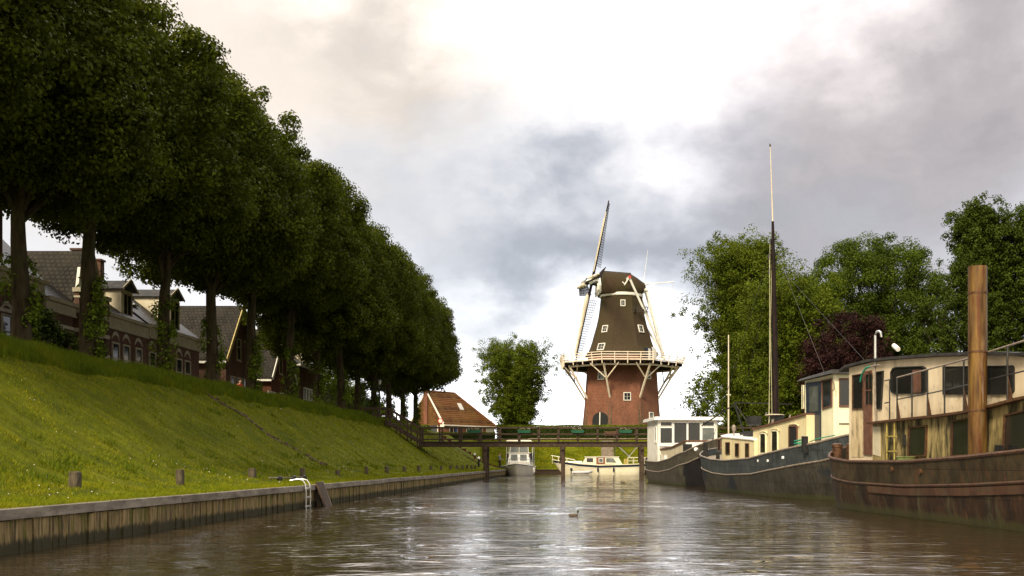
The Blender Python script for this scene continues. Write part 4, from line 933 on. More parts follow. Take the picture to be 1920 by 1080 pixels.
# tail poles
T = Vector((6.15, -1.0, mz(667)))
def wb(a, b, r, name, mat='white', r2=None):
    s = MB(); s.tube([a,b], [r, r2 or r], 8); return s.obj(name, m[mat], mill, world=False)
nearL = CA(.4,-4.1,mz(530)); farL = CA(.4,4.1,mz(530)); nearS = CA(3.3,-2.4,mz(547)); farS = CA(3.3,2.4,mz(547)); tl = CA(3.6,0,mz(540))
s = MB(); s.bar(CA(.4,-4.4,mz(529)), CA(.4,4.4,mz(529)), .34); s.bar(CA(3.2,-2.7,mz(547)), CA(3.2,2.7,mz(547)), .32); s.obj('cross_beam', m['white'], mill, world=False)
s = MB(); s.bar(CA(.4,-4.42,mz(528.5)), CA(.4,-4.2,mz(528.5)), .36); s.obj('beam_end', m['sign_red'], mill, world=False)
s = MB(); s.bar(CA(.3,-4.2,mz(530)), CA(-.35,-4.1,mz(543)), .16); s.bar(CA(-.3,-4.1,mz(541)), CA(-.6,-4.0,mz(537)), .3,.1); s.obj('beam_bracket', m['white'], mill, world=False)
wb(nearL, T+Vector((0,-.25,.3)), .17, 'tail_brace', r2=.15); wb(farL, T+Vector((0,.25,.3)), .17, 'tail_brace'); wb(nearS, T+Vector((-.1,-.15,0)), .16, 'tail_brace'); wb(farS, T+Vector((-.1,.15,0)), .16, 'tail_brace')
wb(tl, T+Vector((.15,0,-.7)), .26, 'tail_pole', r2=.22)
wb(CA(3.4,0,mz(532)), CA(7.85,-.5,mz(527)), .05, 'spar', 'white', .07); wb(CA(3.4,.6,mz(534)), CA(4.8,1.5,mz(526)), .08, 'spar', 'white'); 
wb(CA(3.35,.2,mz(531)), CA(4.1,0.4,mz(466)), .035, 'lightning_rod', 'white', .02)
wb(Vector((5.0,.5,mz(598))), Vector((6.0,.4,mz(640))), .018, 'rope', 'rope'); wb(Vector((7.7,-.4,mz(530))), Vector((5.9,-.8,mz(645))), .015, 'rope', 'rope')
# stage
DK = mz(686.5); RO = hw(108)
s = MB(); s.loft([oct_ring(hw(60), DK-.02), oct_ring(RO, DK-.02), oct_ring(RO, DK+.13), oct_ring(hw(60), DK+.13)], caps=False); s.obj('stage_deck', m['wood_bridge'], mill, world=False)
s = MB()
for j in range(8):
    for q in np.linspace(0,1,7)[:-1]:
        a = oct_pt(hw(61), j, DK-.16).lerp(oct_pt(hw(61), j+1, DK-.16), q); b = oct_pt(RO*1.0, j, DK-.16).lerp(oct_pt(RO*1.0, j+1, DK-.16), q); s.bar(a, b, .16, .24)
s.obj('stage_joists', m['mast'], mill, world=False)
s = MB()
for j in range(8):
    s.bar(oct_pt(hw(97), j, DK-.4), oct_pt(hw(97), j+1, DK-.4), .2, .24)
s.obj('ring_beam', m['stage_paint'], mill, world=False)
for j in range(8):                                                # Y-shaped braces under each corner
    a = oct_pt(hw(66), j, mz(749)); b = oct_pt(hw(101), j, DK-.2)
    s = MB(); s.bar(a, b, .23, .23)
    mid = a.lerp(b, .55); tdir = (oct_pt(1,j+1,0)-oct_pt(1,j-1,0)).normalized()
    for sg in (-1,1): s.bar(mid, oct_pt(hw(97), j, DK-.25)+tdir*sg*2.1-oct_pt(.0,j,0), .14)
    s.obj('stage_brace', m['stage_paint'], mill, world=False)
RR = hw(109.5)
for j in range(8):                                                # one rail panel per side
    s = MB(); p = oct_pt(RR, j, 0); q = oct_pt(RR, j+1, 0); lean = 1.035
    for z, h_ in ((.22,.16),(.55,.12),(.88,.12),(1.22,.10)):
        k_ = 1+(lean-1)*z; s.bar(Vector((p.x*k_,p.y*k_,DK+z)), Vector((q.x*k_,q.y*k_,DK+z)), .05, h_)
    for i in range(4):
        c = p.lerp(q, i/4); s.bar(Vector((c.x,c.y,DK-.35)), Vector((c.x*lean,c.y*lean,DK+1.3)), .12)
    s.obj('stage_railing', m['stage_paint'], mill, world=False)
# windows and doors of the mill: placed on the face that shows them
def mill_win(px, py0, py1, wpx, hwpx0, hwpx1, face, name='window', tilt=0, mat='white', gm='glass', bars=True):
    """on octagon face (0 = facing the camera, -1 left, +1 right); hwpx: half width of body at top/bottom"""
    aF = -math.pi/2+R(4)+face*math.pi/4; n = Vector((math.cos(aF), math.sin(aF), 0)); tt = Vector((-math.sin(aF), math.cos(aF), 0))
    za, zb_ = mz(py1), mz(py0); ra, rb = hwpx1/KM, hwpx0/KM
    x = (px-1165)/KM; c = (x-n.x*(ra+rb)/2)/tt.x
    wv = wpx/KM/abs(tt.x)
    base = n*ra+tt*c+Vector((0,0,za)); top = n*rb+tt*c+Vector((0,0,zb_)); nn = (top-base).cross(tt).normalized(); 
    if nn.dot(n) < 0: nn = -nn
    def quad(g0, g1, o0, o1):
        return [base.lerp(top,u)+tt*wv*v+nn*o for o in (o0,o1) for u, v in ((g0,-.5+g1),(g0,.5-g1),(1-g0,.5-g1),(1-g0,-.5+g1))]
    fr = MB(); fw_ = .10/wv; fh = .10/(top-base).length
    for (u0,u1,v0,v1) in ((0,fh,-.5,.5),(1-fh,1,-.5,.5),(fh,1-fh,-.5,-.5+fw_),(fh,1-fh,.5-fw_,.5)):
        fr.hexa([base.lerp(top,u)+tt*wv*v+nn*o for o in (-.12,.14) for u, v in ((u0,v0),(u0,v1),(u1,v1),(u1,v0))])
    if bars:
        fr.hexa([base.lerp(top,u)+tt*wv*v+nn*o for o in (-.1,.065) for u, v in ((fh,-.015),(fh,.015),(1-fh,.015),(1-fh,-.015))])
        fr.hexa([base.lerp(top,u)+tt*wv*v+nn*o for o in (-.1,.063) for u, v in ((.49,-.5+fw_),(.49,.5-fw_),(.51,.5-fw_),(.51,-.5+fw_))])
    f = fr.obj(name, m[mat], mill, world=False)
    p = MB(); p.hexa(quad(fh, fw_, -.1, .06)); p.obj('pane', m[gm], f, world=False)
mill_win(1173.5,740,755,13.5,66.3,67.3,0); mill_win(1127,701,716,11,63.9,64.9,-1); mill_win(1213,700,714,8,63.8,64.8,1); mill_win(1218,775,790,8,68.4,69.4,1)
mill_win(1166.5,568,580,9,39.2,39.8,0); mill_win(1134,615,628,9.5,47,50.5,-1); mill_win(1199.5,614,628,9,46.8,50.5,1); mill_win(1127,649,662,12,56.8,62,-1)
# arched double door at the foot (left face) and stage door
aF = -math.pi/2+R(4)-math.pi/4; n = Vector((math.cos(aF), math.sin(aF), 0)); tt = Vector((-math.sin(aF), math.cos(aF), 0)); rr = 70.6/KM
cx = ((1124.5-1165)/KM-n.x*rr)/tt.x
def dr(v, z, o): return n*(rr-z*.028+o)+tt*(cx+v)+Vector((0,0,z))
W2 = 1.45; zt0 = mz(797)+.55; pts = [(-W2,0),(W2,0)]+[(W2*math.cos(a), zt0+1.15*math.sin(a)) for a in [math.pi*i/12 for i in range(13)]]
s = MB(); s.prism([dr(v,z,-.1) for v, z in pts], n*.22); dd = s.obj('arched_door', m['black'], mill, world=False)
s = MB(); s.prism([dr(v,z,.122) for v, z in ((-.07,0),(.07,0),(.07,zt0+1.12),(-.07,zt0+1.12))], n*.05); s.obj('door_strip', m['white'], dd, world=False)
aF2 = -math.pi/2+R(4)+math.pi/4; n2 = Vector((math.cos(aF2), math.sin(aF2), 0)); t2 = Vector((-math.sin(aF2), math.cos(aF2), 0))
def sd(v, z, o): return n2*(61.5/KM+o)+t2*(v)+Vector((0,0,z))
c0 = ((1212-1165)/KM-n2.x*61.5/KM)/t2.x
s = MB(); s.prism([sd(c0+v,DK+z,-.2) for v, z in ((-.75,.1),(.75,.1),(.75,2.3),(-.75,2.3))], n2*.75); dd = s.obj('stage_door', m['navy'], mill, world=False)
s = MB(); s.prism([sd(c0+v,DK+z,.56) for v, z in ((-.55,.3),(-.05,.3),(-.05,2.2),(-.55,2.2))], n2*.03); s.prism([sd(c0+v,DK+z,.5) for v, z in ((.35,.1),(1.4,.4),(1.4,2.1),(.9,2.5),(.35,2.5))], n2*.08); s.obj('door_leaf', m['white'], dd, world=False)
# year in the thatch
cu = bpy.data.curves.new('year', 'FONT'); cu.body = '1862'; cu.size = 1.25; cu.extrude = .05; cu.offset = .012
to = bpy.data.objects.new('year', cu); C.objects.link(to)
dg = bpy.context.evaluated_depsgraph_get(); me = bpy.data.meshes.new_from_object(to.evaluated_get(dg)); bpy.data.objects.remove(to)
yo = bpy.data.objects.new('year_lettering', me); C.objects.link(yo); me.materials.clear(); me.materials.append(m['thatch_dark']); yo.parent = mill
aF3 = -math.pi/2+R(4); n3 = Vector((math.cos(aF3), math.sin(aF3), 0)); t3 = Vector((-math.sin(aF3), math.cos(aF3), 0))
zlo, zhi = mz(591), mz(580); rlo, rhi = 41.3/KM, 39.7/KM
b0 = n3*(rlo+.06)+Vector((0,0,zlo)); up3 = ((n3*rhi+Vector((0,0,zhi)))-(n3*rlo+Vector((0,0,zlo)))).normalized()
nn = t3.cross(up3).normalized(); org = b0+t3*(((1183-1165)/KM-b0.x)/t3.x)
aFy = -math.pi/2+R(4)+math.pi/4*.0
yo.matrix_local = Matrix((( t3.x,up3.x,nn.x,org.x),(t3.y,up3.y,nn.y,org.y),(t3.z,up3.z,nn.z,org.z),(0,0,0,1)))

# ------------------------------------------------------------ timber footbridge
BY = 93.0; DZ = 3.30
br = thing('footbridge', 'long dark timber footbridge on piles across the canal', 'bridge', (-5,BY,0))
x0, x1 = -14.6, 14.6
s = MB(); s.box(x0,x1,BY-.85,BY-.6,DZ-.50,DZ-.12); s.box(x0,x1,BY+.6,BY+.85,DZ-.50,DZ-.12); s.obj('main_beam', m['wood_bridge'], br)
s = MB(); g = random.Random(2); x = x0
while x < x1: s.box(x+.006,x+.154,BY-.98+g.uniform(-.02,.02),BY+.98,DZ-.115,DZ-.05+g.uniform(-.006,.006)); x += .16
s.obj('deck_boards', m['wood_bridge'], br)
for side in (-1,1):
    yy = BY+side*.86
    s = MB(); s.box(x0,x1,yy-.05,yy+.05,DZ+1.12,DZ+1.22); s.box(x0,x1,yy-.03,yy+.03,DZ+.56,DZ+.66); s.box(x0,x1,yy-.03,yy+.03,DZ+.12,DZ+.2); s.obj('handrail', m['wood_bridge'], br)
    for i in range(18):
        x = x0+.1+(x1-x0-.2)*i/17
        s = MB(); s.box(x-.075,x+.075,yy-side*.12-.06,yy-side*.12+.06,DZ-.5,DZ+1.12); s.obj('rail_post', m['wood_bridge'], br)
for x in (-8.85,-2.15,4.7,11.4):
    for yy in (BY-.9,BY+.9):
        s = MB(); s.box(x-.16,x+.16,yy-.16,yy+.16,-.9,DZ-.5); s.box(x-.26,x-.163,yy-.1,yy+.1,1.4,DZ-.3); s.obj('pile', m['wood_bridge'], br, bevel=.02)
    s = MB(); s.box(x-.14,x+.14,BY-1.25,BY+1.25,DZ-.78,DZ-.51); s.obj('cross_head', m['wood_bridge'], br)
# stairs up the bank
n = 11; xa, za = x0, DZ-.05; xb, zb_ = -17.4, 5.05
for i in range(n):
    u = i/(n-1); x = xa+(xb-xa)*u; z = za+(zb_-za)*u; s = MB(); s.box(x-.17,x+.10,BY-.9,BY+.9,z-.06,z); s.obj('step', m['wood_bridge'], br)
for yy in (BY-.92,BY+.92): s = MB(); s.bar((xa+.2,yy,za-.15),(xb,yy,zb_-.12),.08,.26); s.obj('stringer', m['wood_bridge'], br)
s = MB(); s.box(-19.6,xb+.0,BY-.95,BY+.95,zb_-.08,zb_+.003); s.obj('landing', m['wood_bridge'], br)
for yy in (BY-.92,BY+.92):
    s = MB(); s.bar((xa,yy,za+1.18),(xb,yy,zb_+1.1),.08,.12); s.bar((xb,yy,zb_+1.1),(-19.7,yy,zb_+1.1),.08,.12); s.bar((xa,yy,za+.6),(xb,yy,zb_+.55),.06,.1); s.bar((xb,yy,zb_+.55),(-19.7,yy,zb_+.55),.06,.1); s.obj('stair_rail', m['wood_bridge'], br)
    for x, z in [(xa-.1,za),(xa-.95,za+.58),(xa-1.9,za+1.2),(xb,zb_),(-18.5,zb_),(-19.6,zb_)]:
        s = MB(); s.box(x-.06,x+.06,yy-.06,yy+.06,z-.5,z+1.1); s.obj('rail_post', m['wood_bridge'], br)
# flower boxes hung on the far rail
for i, px in enumerate((889,983,1083,1173)):
    x = (px-VX)*(BY-.98)/F
    t = thing('flower_box', '%s green flower box from the left hanging on the bridge rail' % ORD[i], 'flower box', (x,BY-1.1,DZ+.8), 0, 'green flower boxes on the bridge rail')
    s = MB(); s.hexa([(-.5,-.10,-.12),(.5,-.10,-.12),(.5,.10,-.12),(-.5,.10,-.12),(-.58,-.14,.14),(.58,-.14,.14),(.58,.12,.14),(-.58,.12,.14)]); s.obj('box', m['green_box'], t, world=False)
    g = np.random.default_rng(i); c = np.stack([g.uniform(-.5,.5,14), g.uniform(-.08,.08,14), g.uniform(.14,.24,14)],1); clustered(c, 22, g.uniform(.05,.1,14), .05, None, m['leaf_hedge'], 'plants', t)
    c = c[:7]+np.array([0,-.03,.07]); clustered(c, 8, g.uniform(.03,.06,7), .045, None, m['flower'], 'flowers', t)
# far stairs, benches
t = thing('bank_stairs', 'dark stone stairs climbing the far bank behind the moored yacht', 'stairs', (2.6,134,.5))
s = MB(); nst = 16; yl, zl = 133.4, .62
for i in range(nst):
    y = 133.4+i*.5; s.box(1.75,3.35,y,y+.5,-.2+float(far_h(y))-.2,float(far_h(y+.5))+.10)
s.obj('steps', m['deck'], t)
s = MB(); s.tube([(3.5,133.5,1.5),(3.5,141.3,5.3)], .03, 6); s.tube([(3.5,133.5,.4),(3.5,133.5,1.5)], .03, 6); s.tube([(3.5,141.3,4.2),(3.5,141.3,5.3)], .03, 6); s.obj('handrail', m['dark_metal'], t)
for i, (x, lab) in enumerate([(3.2,'brown slatted bench in front of the hedge, left of the tall post'), (9.0,'brown slatted bench in front of the hedge beside the white deckhouse')]):
    t = thing('park_bench', lab, 'bench', (x,143.2,4.6), 0, 'benches by the hedge')
    s = MB()
    for k in range(3): s.box(-.95,.95,-.40+k*.15,-.28+k*.15,.42,.46)
    s.obj('seat', m['wood_brown'], t, world=False)
    s = MB()
    for k in range(3): s.box(-.95,.95,.06+k*.02,.10+k*.02,.56+k*.17,.69+k*.17)
    s.obj('backrest', m['wood_brown'], t, world=False)
    for sx in (-.8,.8): s = MB(); s.bar((sx,-.3,0),(sx,-.3,.42),.06); s.bar((sx,.05,0),(sx,.12,1.05),.06); s.bar((sx,-.36,.41),(sx,.08,.41),.05); s.obj('leg', m['dark_metal'], t, world=False)
# lamp post with two direction arms near the stairs
lx = (712-VX)*96/F
t = thing('street_lamp', 'dark lamp post with pale lantern and two sign arms at the top of the stairs', 'street lamp', (lx,96,5.1))
s = MB(); s.lathe((0,0,0), [(.09,0),(.09,.5),(.06,.55),(.05,3.35)], 10); s.obj('pole', m['dark_metal'], t, world=False, smooth=True)
s = MB(); s.lathe((0,0,0), [(.10,3.36),(.16,3.75)], 8); s.obj('lantern', m['curtain'], t, world=False)
s = MB(); s.lathe((0,0,0), [(.34,3.76),(.30,3.80),(.05,3.92)], 10); s.obj('lantern_cap', m['dark_metal'], t, world=False)
for a, b in ((-.9,-.07),(.07,.85)): s = MB(); s.box(a,b,-.03,.03,2.85,3.03); s.obj('sign_arm', m['black'], t, world=False)
# round traffic sign at the bridge end
sx_ = (826-VX)*147/F
t = thing('traffic_sign', 'round red rimmed traffic sign with a small white plate below', 'traffic sign', (sx_,147,4.8))
s = MB(); s.tube([(0,.04,-.3),(0,.04,2.8)], .035, 8); s.obj('post', m['metal'], t, world=False)
def disc(r, y0, y1, z): return [(r*math.cos(2*math.pi*i/28), y0, z+r*math.sin(2*math.pi*i/28)) for i in range(28)], (0,y1-y0,0)
s = MB(); s.prism(*disc(.36,-.02,.0,2.4)); dsk = s.obj('sign_plate', m['sign_red'], t, world=False)
s = MB(); s.prism(*disc(.25,-.026,-.021,2.4)); s.obj('sign_centre', m['white'], dsk, world=False)
s = MB(); s.box(-.05,.5,-.02,0,1.45,1.9); s.obj('sub_plate', m['white'], t, world=False)
# garden chair glimpses in front of the farmhouse
for i, px in enumerate((796,809)):
    t = thing('garden_chair', ['white garden chair nearest the bridge stairs, on the lawn','white garden chair on the lawn in front of the tiled house'][i], 'chair', ((px-VX)*142/F,142,4.7), .4*i)
    s = MB(); s.box(-.25,.25,-.25,.25,.42,.45); s.obj('seat', m['white_gloss'], t, world=False)
    s = MB(); s.hexa([(-.25,.22,.45),(.25,.22,.45),(.25,.26,.45),(-.25,.26,.45),(-.22,.34,.95),(.22,.34,.95),(.22,.38,.95),(-.22,.38,.95)]); s.obj('backrest', m['white_gloss'], t, world=False)
    for a in (-.22,.22):
        for b in (-.22,.22): s = MB(); s.bar((a,b,0),(a*.9,b*.9,.42),.04); s.obj('leg', m['white_gloss'], t, world=False)
# two small white-topped posts on the left bank below the bridge
for i, (px, pyt, Yp, r, lab) in enumerate([(890,850,127,.11,'small lamp post with white globe on the bank behind the bridge'),(897.5,857,112,.16,'dark mooring bollard with white cap beside the bridge pile')]):
    x = (px-VX)*Yp/F; zt_ = EYE+(HY-pyt)*Yp/F; zg = float(H(x,Yp))
    t = thing('bollard_lamp' if i == 0 else 'capped_bollard', lab, 'bollard', (x,Yp,zg)); hh = max(.7, zt_-zg)
    s = MB(); s.lathe((0,0,-.1), [(r*.7,0),(r*.7,hh-.15)], 10); s.obj('post', m['brick_red' if i == 0 else 'black'], t, world=False)
    s = MB(); s.lathe((0,0,hh-.25), [(r*.8,0),(r*1.15,.08),(r*1.05,.2),(r*.3,.28)], 12); s.obj('cap', m['white_gloss'], t, world=False, smooth=True)
# ------------------------------------------------------------ boats
class Boat:
    def __init__(s, name, label, O, th, cat='boat', group=None):
        s.O = O; s.th = th; s.c = math.cos(th); s.s = math.sin(th)
        s.t = thing(name, label, cat, (O[0],O[1],0), th, group)
    def side(s, px, py, xl):           # measured point on the lengthways plane x = xl -> local point
        r = (px-VX)/F; yl = (s.O[0]+xl*s.c-r*(s.O[1]+xl*s.s))/(s.s+r*s.c)
        Y = s.O[1]+xl*s.s+yl*s.c; return Vector((xl, yl, EYE+(HY-py)*Y/F))
    def end(s, px, py, yl):            # on the crossways plane y = yl
        r = (px-VX)/F; xl = (r*(s.O[1]+yl*s.c)-s.O[0]+yl*s.s)/(s.c-r*s.s)
        Y = s.O[1]+xl*s.s+yl*s.c; return Vector((xl, yl, EYE+(HY-py)*Y/F))
    def panel(s, mb, xl, pts, d=.03):
        return mb.prism([s.side(px,py,xl) for px, py in pts], (-d,0,0))
    def epanel(s, mb, yl, pts, d=.03):
        return mb.prism([s.end(px,py,yl) for px, py in pts], (0,-d,0))
    def obj(s, mb, name, mat, parent=None, smooth=False, bevel=0):
        return mb.obj(name, m[mat], parent or s.t, world=False, smooth=smooth, bevel=bevel)
    def window(s, xl, pts, fm='black', gm='glass', fw=.06, d=.05, parent=None, name='window'):
        P3 = [s.side(px,py,xl) for px, py in pts]; n = len(P3); c = sum(P3, Vector())/n
        inn = [p+(c-p).normalized()*fw*1.35 for p in P3]
        mb = MB()
        for i in range(n):
            j = (i+1)%n; mb.hexa([P3[i],P3[j],inn[j],inn[i]]+[q+Vector((-d,0,0)) for q in (P3[i],P3[j],inn[j],inn[i])])
        f = s.obj(mb, name, fm, parent); mb = MB(); mb.prism([p+Vector((-.004,0,0)) for p in inn], (-.018,0,0)); s.obj(mb, 'pane', gm, f); return f
    def ewindow(s, yl, pts, fm='white', gm='glass', fw=.06, d=.05, parent=None, name='window'):
        P3 = [s.end(px,py,yl) for px, py in pts]; n = len(P3); c = sum(P3, Vector())/n
        inn = [p+(c-p).normalized()*fw*1.35 for p in P3]; mb = MB()
        for i in range(n):
            j = (i+1)%n; mb.hexa([P3[i],P3[j],inn[j],inn[i]]+[q+Vector((0,-d,0)) for q in (P3[i],P3[j],inn[j],inn[i])])
        f = s.obj(mb, name, fm, parent); mb = MB(); mb.prism([p+Vector((0,-.004,0)) for p in inn], (0,-.018,0)); s.obj(mb, 'pane', gm, f); return f
    def hull(s, yn, yf, b, rn, rf, nn, nf, sheer, band, mats, rakes=(.5,.3), kx=(.80,.93,1.0), deck=.55, wl=None, flare=.03, rail='rail_grey', strake='rail_grey', lowmat=None, thick=.05, railr=.05, deckmat='deck'):
        ds = interp
        def ring(kx_, sf, sn, zf):
            out = []; N = 22; B = b*kx_; F_ = yf-sf; Nn = yn+sn
            half = []
            for i in range(N+1):
                ph = math.pi/2*(i/N)**1.15; half.append((B*math.sin(ph)**(2/nf), F_-rf+rf*max(0,math.cos(ph))**(2/nf)))
            y0 = F_-rf; y1 = Nn+rn; k = 40
            for i in range(1,k): half.append((B, y0+(y1-y0)*i/k))
            for i in range(N+1):
                ph = math.pi/2*(1-(i/N)); ph = math.pi/2*(1-(i/N))**1.0; half.append((B*max(0,math.sin(ph))**(2/nn), Nn+rn-rn*max(0,math.cos(ph))**(2/nn)))
            pts = half+[(-x, y) for x, y in half[::-1][1:-1]]
            return [(x, y, zf(y)) for x, y in pts]
        sh = lambda y: float(ds(-y if False else y, sheer))
        zs = lambda y: sh(y)-band
        mid = lambda y: .35*zs(y)
        rings = [ring(kx[0], rakes[1]+.5, rakes[0]+.5, lambda y: -.7), ring(kx[1], rakes[1], rakes[0], lambda y: 0.0), ring((kx[1]+kx[2])/2+.015, rakes[1]*.6, rakes[0]*.6, lambda y: .45*zs(y)), ring(kx[2], rakes[1]*.2, rakes[0]*.2, zs)]
        n = len(rings[0])
        mb = MB(); mb.loft(rings, caps=False)
        if lowmat:
            nf_ = len(mb.f)
            for i, f in enumerate(mb.f):
                if sum(mb.v[q][1] for q in f)/4 < lowmat[1]: mb.mi[i] = 1
        h = mb.obj('hull', [m[mats[0]], m[lowmat[0]] if lowmat else m[mats[0]]], s.t, world=False, smooth=True)
        top = ring(kx[2]+flare, 0, 0, sh); itop = ring(kx[2]+flare-thick/b, thick, thick, sh)
        dk = lambda y: sh(y)-deck
        mb = MB(); mb.loft([rings[3], top], caps=False); mb.loft([itop, ring(kx[2]+flare-thick/b-.01, thick+.02, thick+.02, lambda y: dk(y)-.05)], caps=False); s.obj(mb, 'bulwark', mats[1], smooth=True)
        mb = MB(); mb.tube([Vector(p) for p in top+top[:1]], railr, 6, caps=False); s.obj(mb, 'gunwale_rail', rail, smooth=True)
        mb = MB(); mb.tube([Vector(p)*1.0 for p in rings[3]+rings[3][:1]], railr*.9, 6, caps=False); s.obj(mb, 'rubbing_strake', strake, smooth=True)
        d = ring(kx[2]+flare-thick/b-.02, thick+.03, thick+.03, dk); half = n//2
        mb = MB(); mb.v = [tuple(p) for p in d]; mb.f = []; 
        for i in range(half): mb.f.append((i, i+1, (n-i-1)%n, (n-i)%n)) if i else mb.f.append((0,1,n-1))
        mb.mi = [0]*len(mb.f); s.obj(mb, 'deck', deckmat)
        s.sh = sh; return h
    def box(s, x0, x1, y0, y1, z0, z1): mb = MB(); return mb.box(x0,x1,y0,y1,z0,z1)

# ---- rusty barge at the right edge
b = Boat('houseboat', 'big rusty brown houseboat with stained cream cabin at the right edge', (10.94,23.0), math.atan(.10))
b.hull(-13.0, 13.2, 2.42, 4.5, 4.0, 2.1, 2.0, [(-13,2.5),(-8,1.95),(-2,1.66),(1,1.53),(4.5,1.43),(8.5,1.45),(11,1.60),(12.4,1.82),(13.2,1.98)], .62, ('rust_hull','rust_bulwark'), (.7,.35), (.82,.95,1.0), .50, flare=.03, rail='rust_rail', strake='rust_band', railr=.045)
mb = MB()   # second rib and doubling plates
for i in range(60):
    y = -11+i*.3; z = float(b.sh(y)); z1 = float(b.sh(y+.3))
    if y < 7.5: mb.hexa([(-2.445,y,z-.86),(-2.40,y,z-.86),(-2.40,y+.3,z1-.86),(-2.445,y+.3,z1-.86),(-2.465,y,z-.68),(-2.40,y,z-.68),(-2.40,y+.3,z1-.68),(-2.465,y+.3,z1-.68)])
b.obj(mb, 'doubling_plate', 'rust_band')
XL, XU = -1.82, -1.58
bot = 860
ya = b.side(1636,795,XL).y
wl = [b.side(px,py,XL) for px, py in ((1636,795),(1700,788),(1760,782),(1815,775),(1870,763),(1920,750))]
near_y = -9.5; wl.append(Vector((XL, near_y, wl[-1].z+.35)))
mb = MB(); mb.prism([Vector((XL,near_y,.95)), Vector((XL,ya,.95))]+wl, (-2*XL,0,0)); b.obj(mb, 'lower_cabin', 'lower_cabin')
mb = MB()
for i in range(len(wl)-1): mb.bar(wl[i]+Vector((-.10,0,.02)), wl[i+1]+Vector((-.10,0,.02)), .20, .06)
b.obj(mb, 'walkway_edge', 'rust_rail')
# upper cabin with full height wheelhouse end
rl = [(1592,690),(1615,684),(1636,679),(1680,674.5),(1760,669),(1815,667),(1850,666),(1885,667),(1920,669)]
R3 = [b.side(px,py,XU) for px, py in rl]; R3.append(Vector((XU, near_y+1, R3[-1].z-.25)))
yw = b.side(1640,795,XU).y
mb = MB(); mb.prism([Vector((XU,R3[0].y,1.05)), Vector((XU,yw,1.05)), Vector((XU,yw,2.5)), Vector((XU,near_y+1,2.75))]+R3[::-1], (-2*XU,0,0)); b.obj(mb, 'upper_cabin', 'rust_cabin_up')
mb = MB(); r2 = [R3[0]+Vector((0,.5,-.10))]+R3
poly = [p+Vector((-.16,0,.01)) for p in r2]+[p+Vector((-.16,0,.085)) for p in r2[::-1]]
n = len(r2)
for i in range(n-1): mb.prism([poly[i],poly[i+1],poly[2*n-2-i],poly[2*n-1-i]], (-2*XU+.32,0,0))
b.obj(mb, 'roof', 'roof_metal')
mb = MB(); b.panel(mb, XU, [(1597,768),(1621,768),(1621,857),(1597,857)], .012); b.obj(mb, 'stained_panel', 'rust_cabin')
b.window(XU, [(1600,703),(1620,700),(1620,767),(1600,768)], 'rust_rail', 'glass', .03)
mb = MB(); b.panel(mb, XU, [(1621.5,697),(1636,694),(1636,853),(1621.5,852)], .05); dr_ = b.obj(mb, 'door', 'wood_brown')
mb = MB()
for (a, b0, c_, d_) in ((1624,1628.5,703,730),(1630,1635,702,729.5),(1624,1628.5,733,758),(1630,1635,732.5,757.5)): b.panel(mb, XU-.05, [(a,c_),(b0,c_),(b0,d_),(a,d_)], .012)
b.obj(mb, 'door_glass', 'glass', dr_)
b.window(XU, [(1644.5,697),(1658,695),(1654,767),(1645,767)], 'dark_metal', 'glass', .03)
b.window(XU, [(1672,698),(1676,690),(1682,688),(1731,686),(1737,689),(1739,696),(1739,730),(1736,736),(1730,738),(1680,739),(1674,736),(1672,730)], 'black', 'glass', .05)
b.window(XU, [(1770.5,687),(1900,685),(1903,690),(1903,733),(1897,739.5),(1770.5,740)], 'black', 'glass', .05)
mb = MB(); b.panel(mb, XU-.02, [(1711,694),(1727,693),(1727,737),(1711,738)], .006); b.obj(mb, 'curtain', 'wood_brown')
b.window(XL, [(1706,800),(1740,797),(1738,856),(1704,857)], 'rust_rail', 'glass', .05)
b.window(XL, [(1787,789),(1843,779),(1843,853),(1785,856)], 'rust_rail', 'glass', .05)
b.window(XL, [(1885,778),(1960,760),(1960,846),(1882,849)], 'rust_rail', 'glass', .05)
mb = MB(); b.panel(mb, XL, [(1695.5,815),(1699,815),(1699,836),(1695.5,836)], .04); b.obj(mb, 'door_handle', 'dark_metal')
mb = MB(); b.panel(mb, XL, [(1637,800),(1651,800),(1651,856),(1637,852)], .014); b.obj(mb, 'corner_panel', 'cream')
# railing on the walkway
XR = -1.93
tp = [b.side(px,py,XR) for px, py in ((1682,708),(1750,690),(1817,671.5),(1853,660),(1920,639),(1990,615))]
md = [b.side(px,py,XR) for px, py in ((1682,749),(1750,736),(1817,721),(1853,712),(1920,695.5),(1990,676))]
mb = MB(); mb.tube(tp, .022, 6); b.obj(mb, 'top_rail', 'rail_grey', smooth=True)
mb = MB(); mb.tube(md, .017, 6); b.obj(mb, 'mid_rail', 'dark_metal', smooth=True)
def rail_y(px, line):
    p = b.side(px, 700, XR); ys = [q.y for q in line][::-1]; zs_ = [q.z for q in line][::-1]; return p.y, float(np.interp(p.y, ys, zs_))
wly = [q.y for q in wl][::-1]; wlz = [q.z for q in wl][::-1]
for px in (1682,1710,1739,1771,1807,1889,1950):
    y, z = rail_y(px, tp); z0 = float(np.interp(y, wly, wlz)); mb = MB(); mb.tube([(XR,y,z0),(XR,y,z)], .022, 6); b.obj(mb, 'rail_post', 'dark_metal')
    if px in (1739,1807,1889,1682): mb = MB(); mb.prism([(XR,y-.01,z0+.03),(XR,y-.24,z0+.03),(XR,y-.02,z0+.55)], (.012,0,0)); b.obj(mb, 'rail_gusset', 'rust_rail')
